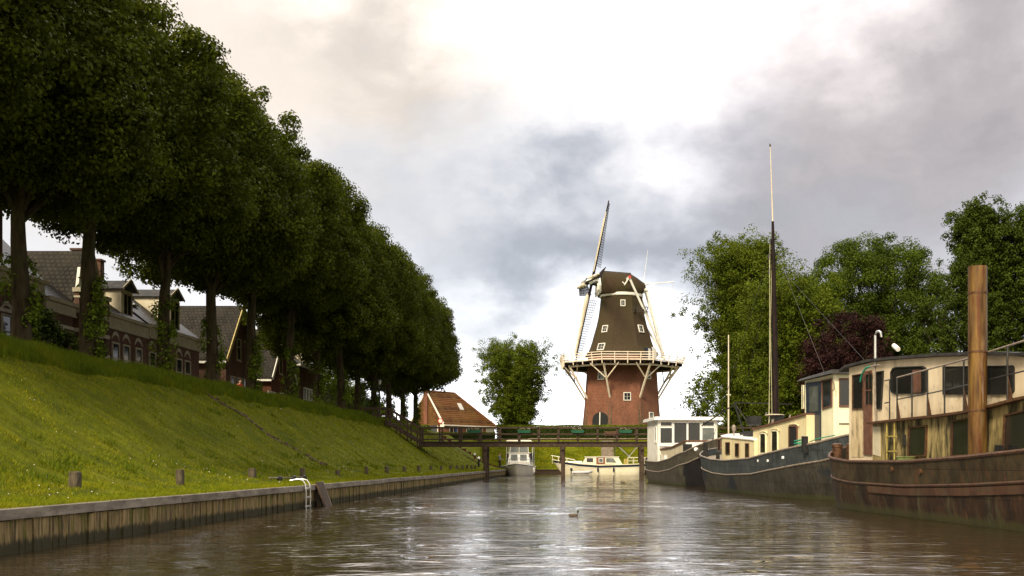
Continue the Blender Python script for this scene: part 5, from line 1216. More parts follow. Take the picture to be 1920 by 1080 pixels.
# ladders, pipes, rope
mb = MB()
for px in (1663,1677): p = b.side(px,862,-1.96); q_ = b.side(px,792,-1.96); mb.tube([p,q_], .02, 6)
for py in (818,846): mb.bar(b.side(1661,py,-1.96), b.side(1680,py,-1.96), .05, .03)
b.obj(mb, 'yellow_ladder', 'yellow_metal')
mb = MB()
p = b.side(1668,790,-1.9); q_ = b.side(1668,712,-1.9); mb.tube([p,q_], .02, 6)
for py in (712,754): mb.bar(b.side(1668,py,-1.9), b.side(1659,py+2,-1.66), .03)
b.obj(mb, 'step_rail', 'dark_metal')
mb = MB(); mb.tube([b.side(px,py,-1.62) for px, py in ((1641,690),(1641,640),(1641,628),(1644,622),(1648,621),(1652,624),(1652,632))], .035, 8); b.obj(mb, 'vent_pipe', 'metal', smooth=True)
mb = MB(); mb.tube([b.side(px,py,-1.72) for px, py in ((1640,684),(1641,760),(1643,796),(1646,803),(1653,806))], .035, 8); b.obj(mb, 'drain_pipe', 'rail_grey', smooth=True)
mb = MB(); mb.tube([b.side(px,py,-1.75) for px, py in ((1632,687),(1624,690),(1618,698),(1614,708),(1613,716))], .03, 6); b.obj(mb, 'green_hose', 'green_rope', smooth=True)
mb = MB(); mb.tube([b.side(px,py,-1.75) for px, py in ((1630,688),(1649,684))], .025, 6); b.obj(mb, 'hook', 'rail_grey')
mb = MB(); mb.tube([b.side(px,py,-1.4) for px, py in ((1676,648),(1684,655))], .07, 8); b.obj(mb, 'roof_vent', 'white')
# spud pole
pb = b.side(1833,860,-2.12); zt_ = b.side(1833,500,-2.12).z; rp = 17/F*(b.O[1]+pb.y)
mb = MB(); mb.tube([(pb.x,pb.y,.95),(pb.x,pb.y,zt_)], rp, 28); pole = b.obj(mb, 'chimney_pole', 'rust_pole', smooth=True)
for py in (550,660,770): z = b.side(1833,py,-2.12).z; mb = MB(); mb.tube([(pb.x,pb.y,z-.02),(pb.x,pb.y,z+.02)], rp+.012, 28); b.obj(mb, 'pole_joint', 'rust_rail', pole)
for (dx, dy) in ((0,0),(.38,-.1)):
    p = (b.end(1570,830,11.9)); mb = MB(); mb.lathe((p.x+dx,11.9+dy*3,1.35), [(.16,-.2),(.16,.55),(.18,.56),(.18,.66),(.10,.69)], 14); b.obj(mb, 'bollard', 'rust_rail', smooth=True)
mb = MB(); p = b.side(1871,852,-2.0); mb.bar(p+Vector((0,0,-.4)), p+Vector((0,-.06,.20)), .20, .12); b.obj(mb, 'bollard', 'black')
for px, py in ((1672,880),(1725,884)):
    p = b.side(px,py,-2.49); mb = MB(); mb.tube([p+Vector((.06,0,0)), p+Vector((-.02,0,0))], .07, 10); b.obj(mb, 'fairlead', 'rust_rail')
p = b.side(1699,862,-2.05)
t = thing('oil_drum', 'small mossy green drum on the deck of the rusty houseboat', 'drum', (b.O[0]+p.x*b.c-p.y*b.s, b.O[1]+p.x*b.s+p.y*b.c, .95))
s = MB(); s.lathe((0,0,0), [(.24,0),(.26,.02),(.25,.2),(.26,.22),(.25,.4),(.26,.42),(.25,.58),(.27,.60),(.25,.62),(.25,.60)], 20)
m['moss'] = M('mossy_green', (.08,.10,.03), (.16,.18,.06), 5, rough=.7); s.obj('drum', m['moss'], t, world=False, smooth=True)

# ---- blue-grey barge with cream cabins
b = Boat('houseboat', 'blue grey houseboat with cream cabins and tall black mast, middle of the row', (9.18,48.5), math.atan(.12))
b.hull(-10.9, 10.9, 2.38, 6.5, 4.2, 1.9, 2.0, [(-10.9,2.55),(-8.8,2.15),(-7,1.98),(-5.6,1.85),(-2,1.60),(2.3,1.52),(5,1.58),(8.5,1.86),(10.9,2.25)], .68, ('blue_hull_low','blue_hull'), (1.1,.55), (.80,.93,1.0), .35, flare=.03, rail='rail_grey', strake='rail_grey', railr=.04)
X1, X2, X3 = -1.62, -1.48, -1.10
for px, py in ((1421,864),(1439,864),(1467,858)):
    p = b.side(px,py,-2.44); mb = MB(); mb.tube([p+Vector((.05,0,0)), p+Vector((-.02,0,0))], .06, 10); b.obj(mb, 'fairlead', 'white_gloss')
# low after cabin with rounded far end
pts = [b.side(px,py,X1) for px, py in ((1412,826),(1395,827),(1370,824),(1350,819))]; yf_ = pts[-1].y
def rounded(x, y0, y1, r, k=7):
    o = [(-x,y0),(-x,y1-r)]+[(-x+x*0+x*(1-math.cos(a))*1.0, y1-r+r*math.sin(a)) for a in [math.pi/2*i/k for i in range(1,k+1)]]
    return o+[(-q[0], q[1]) for q in o[::-1][1:]]
prf = rounded(-X1, pts[0].y-.2, yf_+1.2, 1.8)
ztop = lambda y: float(np.interp(y, [pts[0].y, pts[1].y, pts[2].y, yf_+1.2], [pts[0].z, pts[1].z, pts[2].z, pts[3].z+.12]))
mb = MB(); mb.loft([[(x,y,1.0) for x, y in prf], [(x,y,ztop(y)) for x, y in prf]]); b.obj(mb, 'after_cabin', 'cream_boat')
mb = MB(); e = 1.035; mb.loft([[(x*e,y*1.0+.03*(y > 5),ztop(y)+.003) for x, y in prf], [(x*e,y+.03*(y > 5),ztop(y)+.05) for x, y in prf], [(x*.9,y,ztop(y)+.10) for x, y in prf]]); b.obj(mb, 'cabin_roof', 'white_gloss')
mb = MB(); mb.tube([Vector((x*e,y+.03,ztop(y)+.02)) for x, y in prf[1:-1]], .035, 6); b.obj(mb, 'roof_edge', 'rust_rail')
for (a, c_, t0, t1) in ((1361,1369,829,852),(1379,1386,831,856),(1398,1405,831,858)):
    b.window(X1, [(a,t0),(c_,t0),(c_,t1),(a,t1)], 'wood_brown', 'glass', .04, .04)
b.window(X1, [(1346.5,823),(1351.5,824),(1351.5,846),(1346.5,845)], 'wood_brown', 'glass', .03, .04)
# main cabin
top = [b.side(px,py,X2) for px, py in ((1412,806),(1440,799),(1475,789),(1512,778))]
mb = MB(); mb.prism([Vector((X2,top[0].y,1.2)), Vector((X2,top[-1].y,1.2))]+top[::-1], (-2*X2,0,0)); b.obj(mb, 'main_cabin', 'cream_boat')
mb = MB()
tt_ = top
for i in range(len(tt_)-1): mb.prism([tt_[i]+Vector((-.08,0,.002)), tt_[i+1]+Vector((-.08,0,.002)), tt_[i+1]+Vector((-.08,0,.075)), tt_[i]+Vector((-.08,0,.075))], (-2*X2+.16,0,0))
b.obj(mb, 'cabin_roof', 'wood_brown')
def arched(a, c_, t0, t1, rise): 
    k = 6; return [(a,t1),(a,t0)]+[(a+(c_-a)*(.5-.5*math.cos(math.pi*i/k)), t0-rise*math.sin(math.pi*i/k)) for i in range(1,k)]+[(c_,t0),(c_,t1)]
b.window(X2, arched(1425.5,1437,815,851,4), 'cream_clean', 'glass', .05); b.window(X2, arched(1447,1459.5,810,848,4), 'cream_clean', 'glass', .05)
b.window(X2, arched(1480,1496,801,842,4), 'wood_brown', 'black', .06, name='cabin_door')
for (a, c_, t0) in ((1425.5,1437,813),(1447,1459.5,808),(1480,1496,799)):
    mb = MB(); mb.tube([b.side(px,py,X2-.05) for px, py in arched(a-1.2,c_+1.2,t0,t0+3,4.5)[1:-1]], .028, 6); b.obj(mb, 'window_hood', 'cream_boat')
# wheelhouse
c0 = b.side(1509,716,X3); c1 = b.side(1563,700,X3); yn_ = c1.y; zr_ = (c0.z+c1.z)/2
mb = MB(); mb.box(X3,-X3,yn_,c0.y,1.3,zr_); b.obj(mb, 'wheelhouse', 'cream_clean')
mb = MB(); mb.hexa([(X3-.22,yn_-.3,zr_+.003),(-X3+.22,yn_-.3,zr_+.003),(-X3+.22,c0.y+.35,zr_+.003),(X3-.22,c0.y+.35,zr_+.003),(X3-.12,yn_-.2,zr_+.16),(-X3+.12,yn_-.2,zr_+.16),(-X3+.12,c0.y+.25,zr_+.10),(X3-.12,c0.y+.25,zr_+.10)]); b.obj(mb, 'wheelhouse_roof', 'roof_metal')
mb = MB(); b.panel(mb, X3, [(1513,718),(1540,714.5),(1540,826),(1514,827)], .05); d_ = b.obj(mb, 'door', 'navy')
mb = MB(); b.panel(mb, X3-.05, [(1517,726),(1534,723),(1534,771),(1518,773)], .012); b.obj(mb, 'door_glass', 'glass_light', d_)
b.window(X3, [(1542,713),(1561,709),(1561,762),(1543,768)], 'wood_brown', 'glass', .05)
b.ewindow(yn_, [(1573,709),(1594,709),(1594,763),(1573,763)], 'wood_brown', 'glass', .05)
mb = MB(); mb.box(X3+.2,-X3,yn_-.05,yn_-.003,2.85,2.89); b.obj(mb, 'trim_line', 'rail_grey')
mb = MB(); mb.tube([b.side(px,py,X3-.08) for px, py in ((1563,716),(1564,720),(1564,730),(1562,733))], .02, 6); b.obj(mb, 'grab_handle', 'wood_brown')
b.window(X3+.3, [(1505,722),(1508,722),(1508,766),(1505,767)], 'cream_clean', 'glass', .02)
# mast and rigging
my = (2.1); zt_ = 12.9; Ym = b.O[1]+my
mb = MB(); mb.tube([(.0,my,2.3),(-.02,my,3.8),(-.06,my,7.5),(-.12,my,10.2),(-.16,my,12.85)], [.16,.155,.13,.105,.06], 12); mast = b.obj(mb, 'mast', 'mast', smooth=True)
mb = MB(); mb.tube([(-.16,my,12.8),(-.28,my,16.4)], [.035,.018], 6); b.obj(mb, 'mast_pole', 'canvas', mast)
mb = MB(); mb.tube([(-.28,my,16.4),(-.30,my,16.52)], [.045,.03], 6); b.obj(mb, 'mast_truck', 'dark_metal', mast)
mb = MB()
for z, w_ in ((11.3,.22),(10.6,.20),(12.0,.14)): mb.tube([(-.13-w_,my,z),(-.13+w_,my,z)], .04, 6); mb.tube([(-.13-w_,my,z-.25),(-.13-w_,my,z)], .05, 6)
b.obj(mb, 'mast_fittings', 'dark_metal', mast)
for (a, e_) in (((-.30,my,11.9),(-.42,my-.3,3.3)),((-.33,my,11.2),(-.25,my-.2,3.2)),((-.20,my,11.2),(-.36,my,3.2))): mb = MB(); mb.tube([a,e_], .016, 5); b.obj(mb, 'halyard', 'rope', mast)
for (a, e_) in (((-.33,my,11.3),(-2.3,6.2,1.9)),((.08,my,11.3),(2.3,-2.0,2.0)),((-.1,my,11.0),(0,10.2,2.4)),((-.05,my,10.9),(.9,-7.8,4.9))): mb = MB(); mb.tube([a,e_], .010, 4); b.obj(mb, 'stay', 'dark_metal', mast)
mb = MB(); mb.lathe((0,my,2.6), [(.30,0),(.22,.25),(.30,.75),(.42,1.0),(.40,1.05)], 12); b.obj(mb, 'mast_case', 'black')
mb = MB(); mb.lathe((-.1,my-.1,3.66), [(.46,0),(.46,.03),(.2,.05)], 14); b.obj(mb, 'mast_collar', 'canvas')
mb = MB(); mb.bar((-.5,my-.4,2.7),(-.1,my-.2,3.7),.07); mb.bar((.4,my,2.8),(.7,my,3.7),.06); b.obj(mb, 'mast_support', 'rail_grey')
# winch and gear in front of the mast
mb = MB(); mb.tube([(-.9,4.6,2.75),(.2,4.6,2.75)], .16, 10); mb.lathe((-.7,5.6,2.6), [(.18,0),(.12,.25),(.2,.35)], 8); mb.box(-1.0,.5,3.3,4.2,2.7,2.95); b.obj(mb, 'winch', 'black')
mb = MB(); mb.bar((-.4,6.0,2.6),(-.9,6.4,4.5),.07); mb.bar((.3,6.0,2.6),(-.9,6.4,4.5),.06); mb.bar((-.9,6.4,4.5),(1.4,4.0,4.3),.06); mb.bar((-.9,6.4,4.4),(-2.0,9.0,3.4),.05); mb.box(-.5,.1,4.9,5.5,3.3,3.75); b.obj(mb, 'davit', 'black')
mb = MB(); p = b.side(1376,808,-1.3); mb.lathe((p.x,p.y,p.z-.35), [(.03,0),(.03,.3),(.09,.38),(.11,.55),(.05,.66)], 8); b.obj(mb, 'searchlight', 'rail_grey')
for px, py0, py1, w_ in ((1323,829,849,.10),(1346,848,861,.08),(1509,818,834,.10)):
    p = b.side(px,py1,-2.0); q_ = b.side(px,py0,-2.0); mb = MB(); mb.box(-2.0-w_,-2.0+w_,p.y-w_,p.y+w_,p.z-.3,q_.z); b.obj(mb, 'bollard', 'black')
mb = MB(); pts = [b.side(px,py,-2.0) for px, py in ((1517,829),(1532,823),(1550,819),(1566,816))]; mb.tube(pts, .02, 5); mb.tube([b.side(px,830+i*4,-2.0) for i, px in enumerate((1494,1502))], .03, 5); b.obj(mb, 'mooring_rope', 'green_rope')
mb = MB()
for i in range(3): mb.tube([b.side(1490,827+i*5,-1.95), b.side(1502,825+i*5,-1.95)], .035, 6)
b.obj(mb, 'coiled_hose', 'green_rope')

# ---- grey barge with white deckhouse
b = Boat('houseboat', 'weathered grey houseboat with white glazed deckhouse, farthest of the row', (7.19,71.6), math.atan(.10))
b.hull(-10.9, 10.6, 2.32, 5.0, 4.5, 1.8, 2.0, [(-10.9,2.9),(-9.5,2.5),(-7.8,2.08),(-3.6,1.67),(1.1,1.46),(5,1.52),(7.5,1.68),(10.6,1.95)], .68, ('grey_hull','grey_hull'), (1.0,.5), (.80,.93,1.0), .40, flare=.02, rail='rail_grey', strake='rail_grey', lowmat=('tar', -6.9), railr=.045)
XC = -1.75
yA = b.side(1286,828,XC).y; zA = b.side(1286,828,XC).z; yB = b.side(1229,845,XC).y; zB = b.side(1229,845,XC).z; yM = b.side(1260,840,XC)
mb = MB(); mb.prism([Vector((XC,yB,.95)),Vector((XC,yA,.95)),Vector((XC,yA,zA)),yM,Vector((XC,yB,zB))], (-2*XC,0,0)); b.obj(mb, 'forward_cabin', 'cream')
mb = MB(); e_ = Vector((-.08,0,.003)); up_ = Vector((0,0,.09))
for a, c_ in ((Vector((XC,yA-.08,zA)), yM),(yM, Vector((XC,yB,zB)))): mb.prism([a+e_,c_+e_,c_+e_+up_,a+e_+up_], (-2*XC+.16,0,0))
b.obj(mb, 'cabin_roof', 'wood_brown')
mb = MB(); b.epanel(mb, yA, [(1286,829),(1345,823),(1345,850),(1286,850)], .02); b.obj(mb, 'front_panel', 'white_gloss')
for a in (1236,1245): b.window(XC, [(a,853),(a+6,853),(a+6,865),(a,865)], 'white', 'glass', .06)
mb = MB(); mb.box(-2.0,-1.5,-6.6,-6.2,2.0,2.55); b.obj(mb, 'bollard', 'black')
mb = MB(); p = b.side(1222,858,-1.6); mb.box(p.x-.2,p.x+.2,p.y-.2,p.y+.2,1.3,p.z+.3); b.obj(mb, 'bollard', 'black')
mb = MB(); p = b.end(1307,846,-9.6); mb.tube([(p.x-.02,-9.6,2.2),(p.x-.12,-9.7,2.2)], .10, 10); b.obj(mb, 'fairlead', 'white_gloss')
# deckhouse: front face square to the camera
yD = 3.4; A = b.end(1233,786,yD); Bp = b.end(1345,786,yD); zt_ = b.end(1290,788,yD).z; zb_ = b.end(1290,845,yD).z
xa, xb = A.x, Bp.x
mb = MB(); mb.box(xa,xb,yD,yD+4.6,1.2,zt_); b.obj(mb, 'deckhouse', 'white')
mb = MB(); mb.box(xa-.28,xb+.35,yD-.35,yD+4.9,zt_+.003,zt_+.20); mb.box(xa-.2,xb+.27,yD-.27,yD+4.8,zt_+.20,zt_+.235); b.obj(mb, 'deckhouse_roof', 'white_gloss')
def ew(a, c_, t0, t1, gm='glass'): b.ewindow(yD, [(a,t0),(c_,t0),(c_,t1),(a,t1)], 'white_gloss', gm, .05, .05)
ew(1237,1261,791,799); ew(1237,1261,801,832); ew(1263,1288,791,832); ew(1289.5,1313,791,832); ew(1315.5,1340,791,799); ew(1315.5,1340,801,832,'glass_light')
b.window(xa, [(1228,800),(1231,799),(1231,830),(1228,832)], 'white_gloss', 'glass', .05)
mb = MB(); mb.box(xa+.1,xb-.1,yD-.12,yD-.003,b.end(1290,836,yD).z-.03,b.end(1290,834,yD).z); b.obj(mb, 'window_sill', 'white_gloss')
t = thing('flagpole', 'thin white flagpole between the grey and the blue grey houseboats', 'flagpole', ((1366-VX)*61.5/F,61.5,2.2))
s = MB(); s.lathe((0,0,0), [(.045,-.3),(.045,2.4),(.03,6.55),(.0,6.6)], 8); s.obj('pole', m['canvas'], t, world=False)
s = MB(); s.box(-.12,.12,-.02,.02,3.1,3.16); s.obj('cleat', m['canvas'], t, world=False)

# ---- cream motor yacht across the end of the canal
b = Boat('motor_yacht', 'long cream motor yacht with dark stripe moored under the far bank', (1.45,129.8), R(90), 'yacht')
b.hull(-5.7, 5.75, 1.6, 1.8, 4.6, 2.4, 1.5, [(-5.7,1.30),(-3,1.20),(0,1.12),(2.5,1.30),(4.5,1.58),(5.75,1.80)], .36, ('yacht_cream','navy'), (.3,1.3), (.7,.90,1.0), .12, flare=.02, rail='yacht_cream', strake='yacht_cream', railr=.05, deckmat='yacht_cream')
def yx(px): return -((px-VX)*128.6/F-1.45)      # local y for a photo column on the near side
mb = MB(); ya, yb = yx(1096), yx(1167)
mb.loft([[(-1.15,yb-.3,1.0),(1.15,yb-.3,1.0),(1.15,ya+.5,1.0),(-1.15,ya+.5,1.0)], [(-1.15,yb,1.25),(1.15,yb,1.25),(1.15,ya+.35,1.25),(-1.15,ya+.35,1.25)], [(-1.0,yb+.5,2.1),(1.0,yb+.5,2.1),(1.0,ya-.15,2.1),(-1.0,ya-.15,2.1)]]); b.obj(mb, 'cabin', 'yacht_cream')
mb = MB(); mb.box(-1.08,1.08,yb+.4,ya-.0,2.103,2.17); b.obj(mb, 'cabin_roof', 'white')
mb = MB(); mb.loft([[(-.95,ya+.3,1.1),(.95,ya+.3,1.1),(.6,ya+2.6,1.2),(-.6,ya+2.6,1.2)], [(-.85,ya+.3,1.62),(.85,ya+.3,1.62),(.5,ya+2.3,1.62),(-.5,ya+2.3,1.62)]]); b.obj(mb, 'fore_cabin', 'yacht_cream')
def yw_(p0, p1, z0, z1, mat, slant=0, name='window', d=.02):
    mb = MB(); f_ = lambda z: -1.15+.15*(z-1.25)/.85-.02
    mb.prism([(f_(z0),yx(p0),z0),(f_(z0),yx(p1),z0),(f_(z1),yx(p1-slant),z1),(f_(z1),yx(p0+max(0,-slant)),z1)], (-d,0,0)); return b.obj(mb, name, mat)
yw_(1118,1147,1.25,2.05,'varnish', name='wood_trim'); yw_(1100,1112,1.5,1.98,'glass'); 
w_ = MB(); w_.box(-1.24,-1.20,yx(1131),yx(1122.5),1.45,1.98); f = b.obj(w_, 'window', 'white'); w_ = MB(); w_.box(-1.26,-1.245,yx(1130),yx(1123.5),1.52,1.92); b.obj(w_, 'pane', 'glass_light', f)
yw_(1135,1150,1.28,2.03,'yacht_cream', name='side_panel', d=.035); w_ = MB(); w_.prism([(-1.225,yx(1136.5),1.5),(-1.225,yx(1155),1.5),(-1.15,yx(1150),1.98),(-1.15,yx(1136.5),1.98)], (-.02,0,0)); b.obj(w_, 'window', 'glass_light')
mb = MB()   # bow pulpit
for sx in (-1,1):
    mb.tube([(sx*1.05,3.0,1.75),(sx*.75,4.4,2.05),(sx*.12,5.9,2.3)], .045, 5)
    for y, x, z in ((3.0,1.05,1.75),(4.0,.85,1.95),(5.0,.5,2.15),(5.75,.15,2.28)): mb.tube([(sx*x,y,1.3),(sx*x,y,z)], .035, 5)
b.obj(mb, 'bow_rail', 'yacht_cream')
mb = MB()
for sx in (-1,1):
    mb.tube([(sx*1.35,-3.4,2.05),(sx*1.3,-5.5,2.05)], .04, 5); mb.tube([(sx*1.35,-3.4,1.65),(sx*1.3,-5.5,1.65)], .03, 5)
    for y in (-3.4,-4.1,-4.8,-5.5): mb.tube([(sx*1.33,y,1.15),(sx*1.33,y,2.05)], .035, 5)
mb.tube([(-1.3,-5.5,2.05),(1.3,-5.5,2.05)], .04, 5); b.obj(mb, 'stern_rail', 'yacht_cream')
mb = MB(); mb.box(-1.25,-1.2,-3.4,-2.9,1.2,1.9); b.obj(mb, 'spray_cloth', 'yellow_metal')
mb = MB(); 
for sx in (-1.1,1.1): mb.tube([(sx,-3.9,1.9),(sx,-2.3,3.4)], .03, 5); mb.tube([(sx,-3.4,2.0),(sx,-4.6,3.4)], .03, 5)
b.obj(mb, 'awning_frame', 'metal')
mb = MB(); mb.box(-1.2,1.2,-4.7,-2.2,3.40,3.52); b.obj(mb, 'awning', 'blue_cloth')
for px in (1121,1150.5): mb = MB(); y = yx(px); mb.lathe((-1.72,y,.28), [(.02,0),(.10,.08),(.11,.45),(.03,.58),(.02,.8)], 8); b.obj(mb, 'fender', 'navy')
# dinghy
b = Boat('inflatable_dinghy', 'small grey inflatable dinghy with outboard motor beside the cream yacht', (-.75,127.3), R(92), 'dinghy')
pts = [(-.55,-1.15,.26),(-.58,-.5,.26),(-.58,.3,.27),(-.45,.85,.32),(-.15,1.15,.38),(.15,1.15,.38),(.45,.85,.32),(.58,.3,.27),(.58,-.5,.26),(.55,-1.15,.26)]
pts = [(x,-y,z) for x, y, z in pts]
mb = MB(); mb.tube(pts, [.12]+[.19]*8+[.12], 12); b.obj(mb, 'tube', 'grey_rubber', smooth=True)
mb = MB(); mb.box(-.5,.5,-.9,1.05,.05,.12); b.obj(mb, 'floor', 'deck')
mb = MB(); mb.box(-.4,.4,1.0,1.06,.1,.5); b.obj(mb, 'transom', 'deck')
mb = MB(); mb.box(-.12,.12,1.05,1.35,.45,.78); mb.bar((0,1.2,.5),(0,1.28,-.3),.1); b.obj(mb, 'outboard_motor', 'navy', bevel=.03)

# ---- white cabin cruiser, bow to the camera
b = Boat('cabin_cruiser', 'white cabin cruiser with canopy, bow towards the camera, by the left quay', (-7.55,118.6), 0.0, 'cruiser')
b.hull(-5.0, 4.6, 1.56, 3.4, .9, 1.45, 3, [(-5.0,1.30),(-3,1.12),(0,.98),(4.6,1.0)], .14, ('cruiser_hull','navy'), (.8,.1), (.62,.88,1.0), .05, flare=.02, rail='white', strake='white', railr=.05, deckmat='white')
def cp(px, py, yl): return b.end(px,py,yl)
yl = -1.6; mb = MB(); zt_ = 2.45
mb.loft([[(-1.25,yl-.5,.9),(1.25,yl-.5,.9),(1.3,3.4,.9),(-1.3,3.4,.9)],[(-1.1,yl,zt_),(1.1,yl,zt_),(1.2,3.2,zt_),(-1.2,3.2,zt_)]]); b.obj(mb, 'cabin', 'white_gloss')
mb = MB(); mb.loft([[(-1.15,yl-1.9,.95),(1.15,yl-1.9,.95),(1.25,yl,.95),(-1.25,yl,.95)],[(-.9,yl-1.5,1.35),(.9,yl-1.5,1.35),(1.1,yl-.3,1.5),(-1.1,yl-.3,1.5)]]); b.obj(mb, 'fore_cabin', 'cruiser_hull')
for sx in (-1,1):
    x0, x1 = sorted((sx*.16, sx*.86)); mb = MB(); mb.hexa([(x0,yl-.38,1.72),(x1,yl-.38,1.72),(x1,yl-.3,1.72),(x0,yl-.3,1.72),(x0,yl-.14,2.32),(x1,yl-.14,2.32),(x1,yl-.05,2.32),(x0,yl-.05,2.32)]); b.obj(mb, 'window', 'glass_light')
    x0, x1 = sorted((sx*.06, sx*.98)); mb = MB(); mb.hexa([(x0,yl+.30,2.56),(x1,yl+.30,2.56),(x1,yl+.36,2.56),(x0,yl+.36,2.56),(x0,yl+.62,3.18),(x1*.95,yl+.62,3.18),(x1*.95,yl+.66,3.18),(x0,yl+.66,3.18)]); b.obj(mb, 'windscreen', 'glass_light')
mb = MB(); mb.box(-1.25,1.25,yl-.1,3.3,zt_+.003,zt_+.09); b.obj(mb, 'coach_roof', 'white'); mb = MB()
for x in (-1.02,0,1.02): mb.bar((x,yl+.28,2.53),(x*.95,yl+.62,3.24),.06)
mb.bar((-1.0,yl+.62,3.22),(1.0,yl+.62,3.22),.06); b.obj(mb, 'windscreen_frame', 'white')
for sx in (-1,1):
    mb = MB(); mb.box(*sorted((sx*1.12,sx*1.5)),-.2,1.6,1.5,2.5); b.obj(mb, 'side_screen', 'navy')
    mb = MB(); mb.box(*sorted((sx*1.08,sx*1.16)),yl-.15,yl+.2,1.2,2.35); b.obj(mb, 'wood_post', 'varnish')
    for y in (-.6,2.8): mb = MB(); mb.tube([(sx*1.45,y,1.0),(sx*1.42,y,3.75)], .035, 6); b.obj(mb, 'canopy_pole', 'white')
    mb = MB(); pts = [(sx*.1,-4.9,1.95),(sx*.9,-3.6,1.8),(sx*1.4,-1.5,1.7),(sx*1.5,1.0,1.65)]; mb.tube(pts, .03, 5)
    for p in pts: mb.tube([(p[0],p[1],1.0),p], .025, 5)
    b.obj(mb, 'bow_rail', 'metal')
mb = MB(); mb.loft([[(-1.4,-1.2,3.72),(1.4,-1.2,3.72),(1.4,3.0,3.72),(-1.4,3.0,3.72)],[(-1.45,-1.2,3.85),(1.45,-1.2,3.80),(1.45,3.0,3.8),(-1.45,3.0,3.85)],[(-1.0,-.9,4.06),(1.0,-.9,4.0),(1.0,2.8,4.0),(-1.0,2.8,4.06)]]); b.obj(mb, 'canopy', 'yacht_cream')
for i, (x, y) in enumerate(((-1.72,-2.6),(-1.70,-1.7))): mb = MB(); mb.lathe((x,y,.25), [(.03,0),(.2,.1),(.24,.4),(.2,.75),(.05,.85)], 10); b.obj(mb, 'fender', 'navy')
mb = MB(); mb.lathe((1.68,-2.2,.3), [(.03,0),(.12,.1),(.12,.5),(.03,.6)], 8); b.obj(mb, 'fender', 'white')

# ------------------------------------------------------------ ducks
def duck(label, loc, rot, sc):
    t = thing('duck', label, 'duck', loc, rot, 'mallards on the canal')
    s = MB(); rings = []
    for (x, w_, z0, z1) in [(-.150,.006,.045,.055),(-.140,.020,.020,.062),(-.11,.042,-.01,.060),(-.06,.062,-.03,.066),(0,.068,-.03,.070),(.05,.062,-.03,.066),(.085,.046,-.02,.062),(.108,.030,.0,.066),(.112,.022,.03,.085),(.112,.017,.055,.10)]:
        rings.append([(x+(0 if z < .03 else 0), w_*math.cos(a), (z0+z1)/2+(z1-z0)/2*math.sin(a)) for a in [2*math.pi*i/14 for i in range(14)] for z in (0,)])
    s.loft(rings)
    rings = []
    for (x, r_, z) in [(.108,.016,.085),(.108,.017,.105),(.112,.021,.120),(.117,.024,.135),(.116,.022,.150),(.112,.014,.162),(.110,.004,.166)]:
        rings.append([(x+r_*1.15*math.cos(a), r_*math.sin(a), z) for a in [2*math.pi*i/12 for i in range(12)]])
    s.loft(rings, mi=1)
    rings = [[(x, w_*math.cos(a), z+h_*math.sin(a)) for a in [2*math.pi*i/8 for i in range(8)]] for (x,w_,h_,z) in [(.132,.010,.008,.134),(.150,.011,.005,.129),(.166,.010,.003,.126)]]
    s.loft(rings, mi=2)
    bo = s.obj('body', [m['duck_brown'], m['duck_head'], m['duck_bill']], t, world=False, smooth=True)
    t.scale = (sc,sc,sc)
duck('brown mallard with dark head swimming in the middle of the bright water', ((1076-VX)*28/F,28,.0), R(12), .97)
duck('tiny dark duck far off on the water in front of the yacht', ((1168-VX)*75/F,75,0), R(160), 1.0)

# ------------------------------------------------------------ people
def skin_body(name, verts, edges, radii, mat, parent, extra=None, root=0):
    me = bpy.data.meshes.new(name); me.from_pydata(verts, edges, []); o = bpy.data.objects.new(name, me); C.objects.link(o)
    md = o.modifiers.new('Skin', 'SKIN'); sub = o.modifiers.new('Sub', 'SUBSURF'); sub.levels = 1; sub.render_levels = 1
    for i, r_ in enumerate(radii): sv = me.skin_vertices[0].data[i]; sv.radius = r_ if hasattr(r_, '__len__') else (r_, r_); sv.use_root = (i == root)
    dg = bpy.context.evaluated_depsgraph_get(); dg.update(); nm = bpy.data.meshes.new_from_object(o.evaluated_get(dg)); bpy.data.objects.remove(o)
    mb = MB(); mb.v = [tuple(v.co) for v in nm.vertices]; mb.f = [tuple(p.vertices) for p in nm.polygons]; mb.mi = [0]*len(mb.f)
    if extra: extra(mb)
    return mb.obj(name, m[mat], parent, world=False, smooth=True)
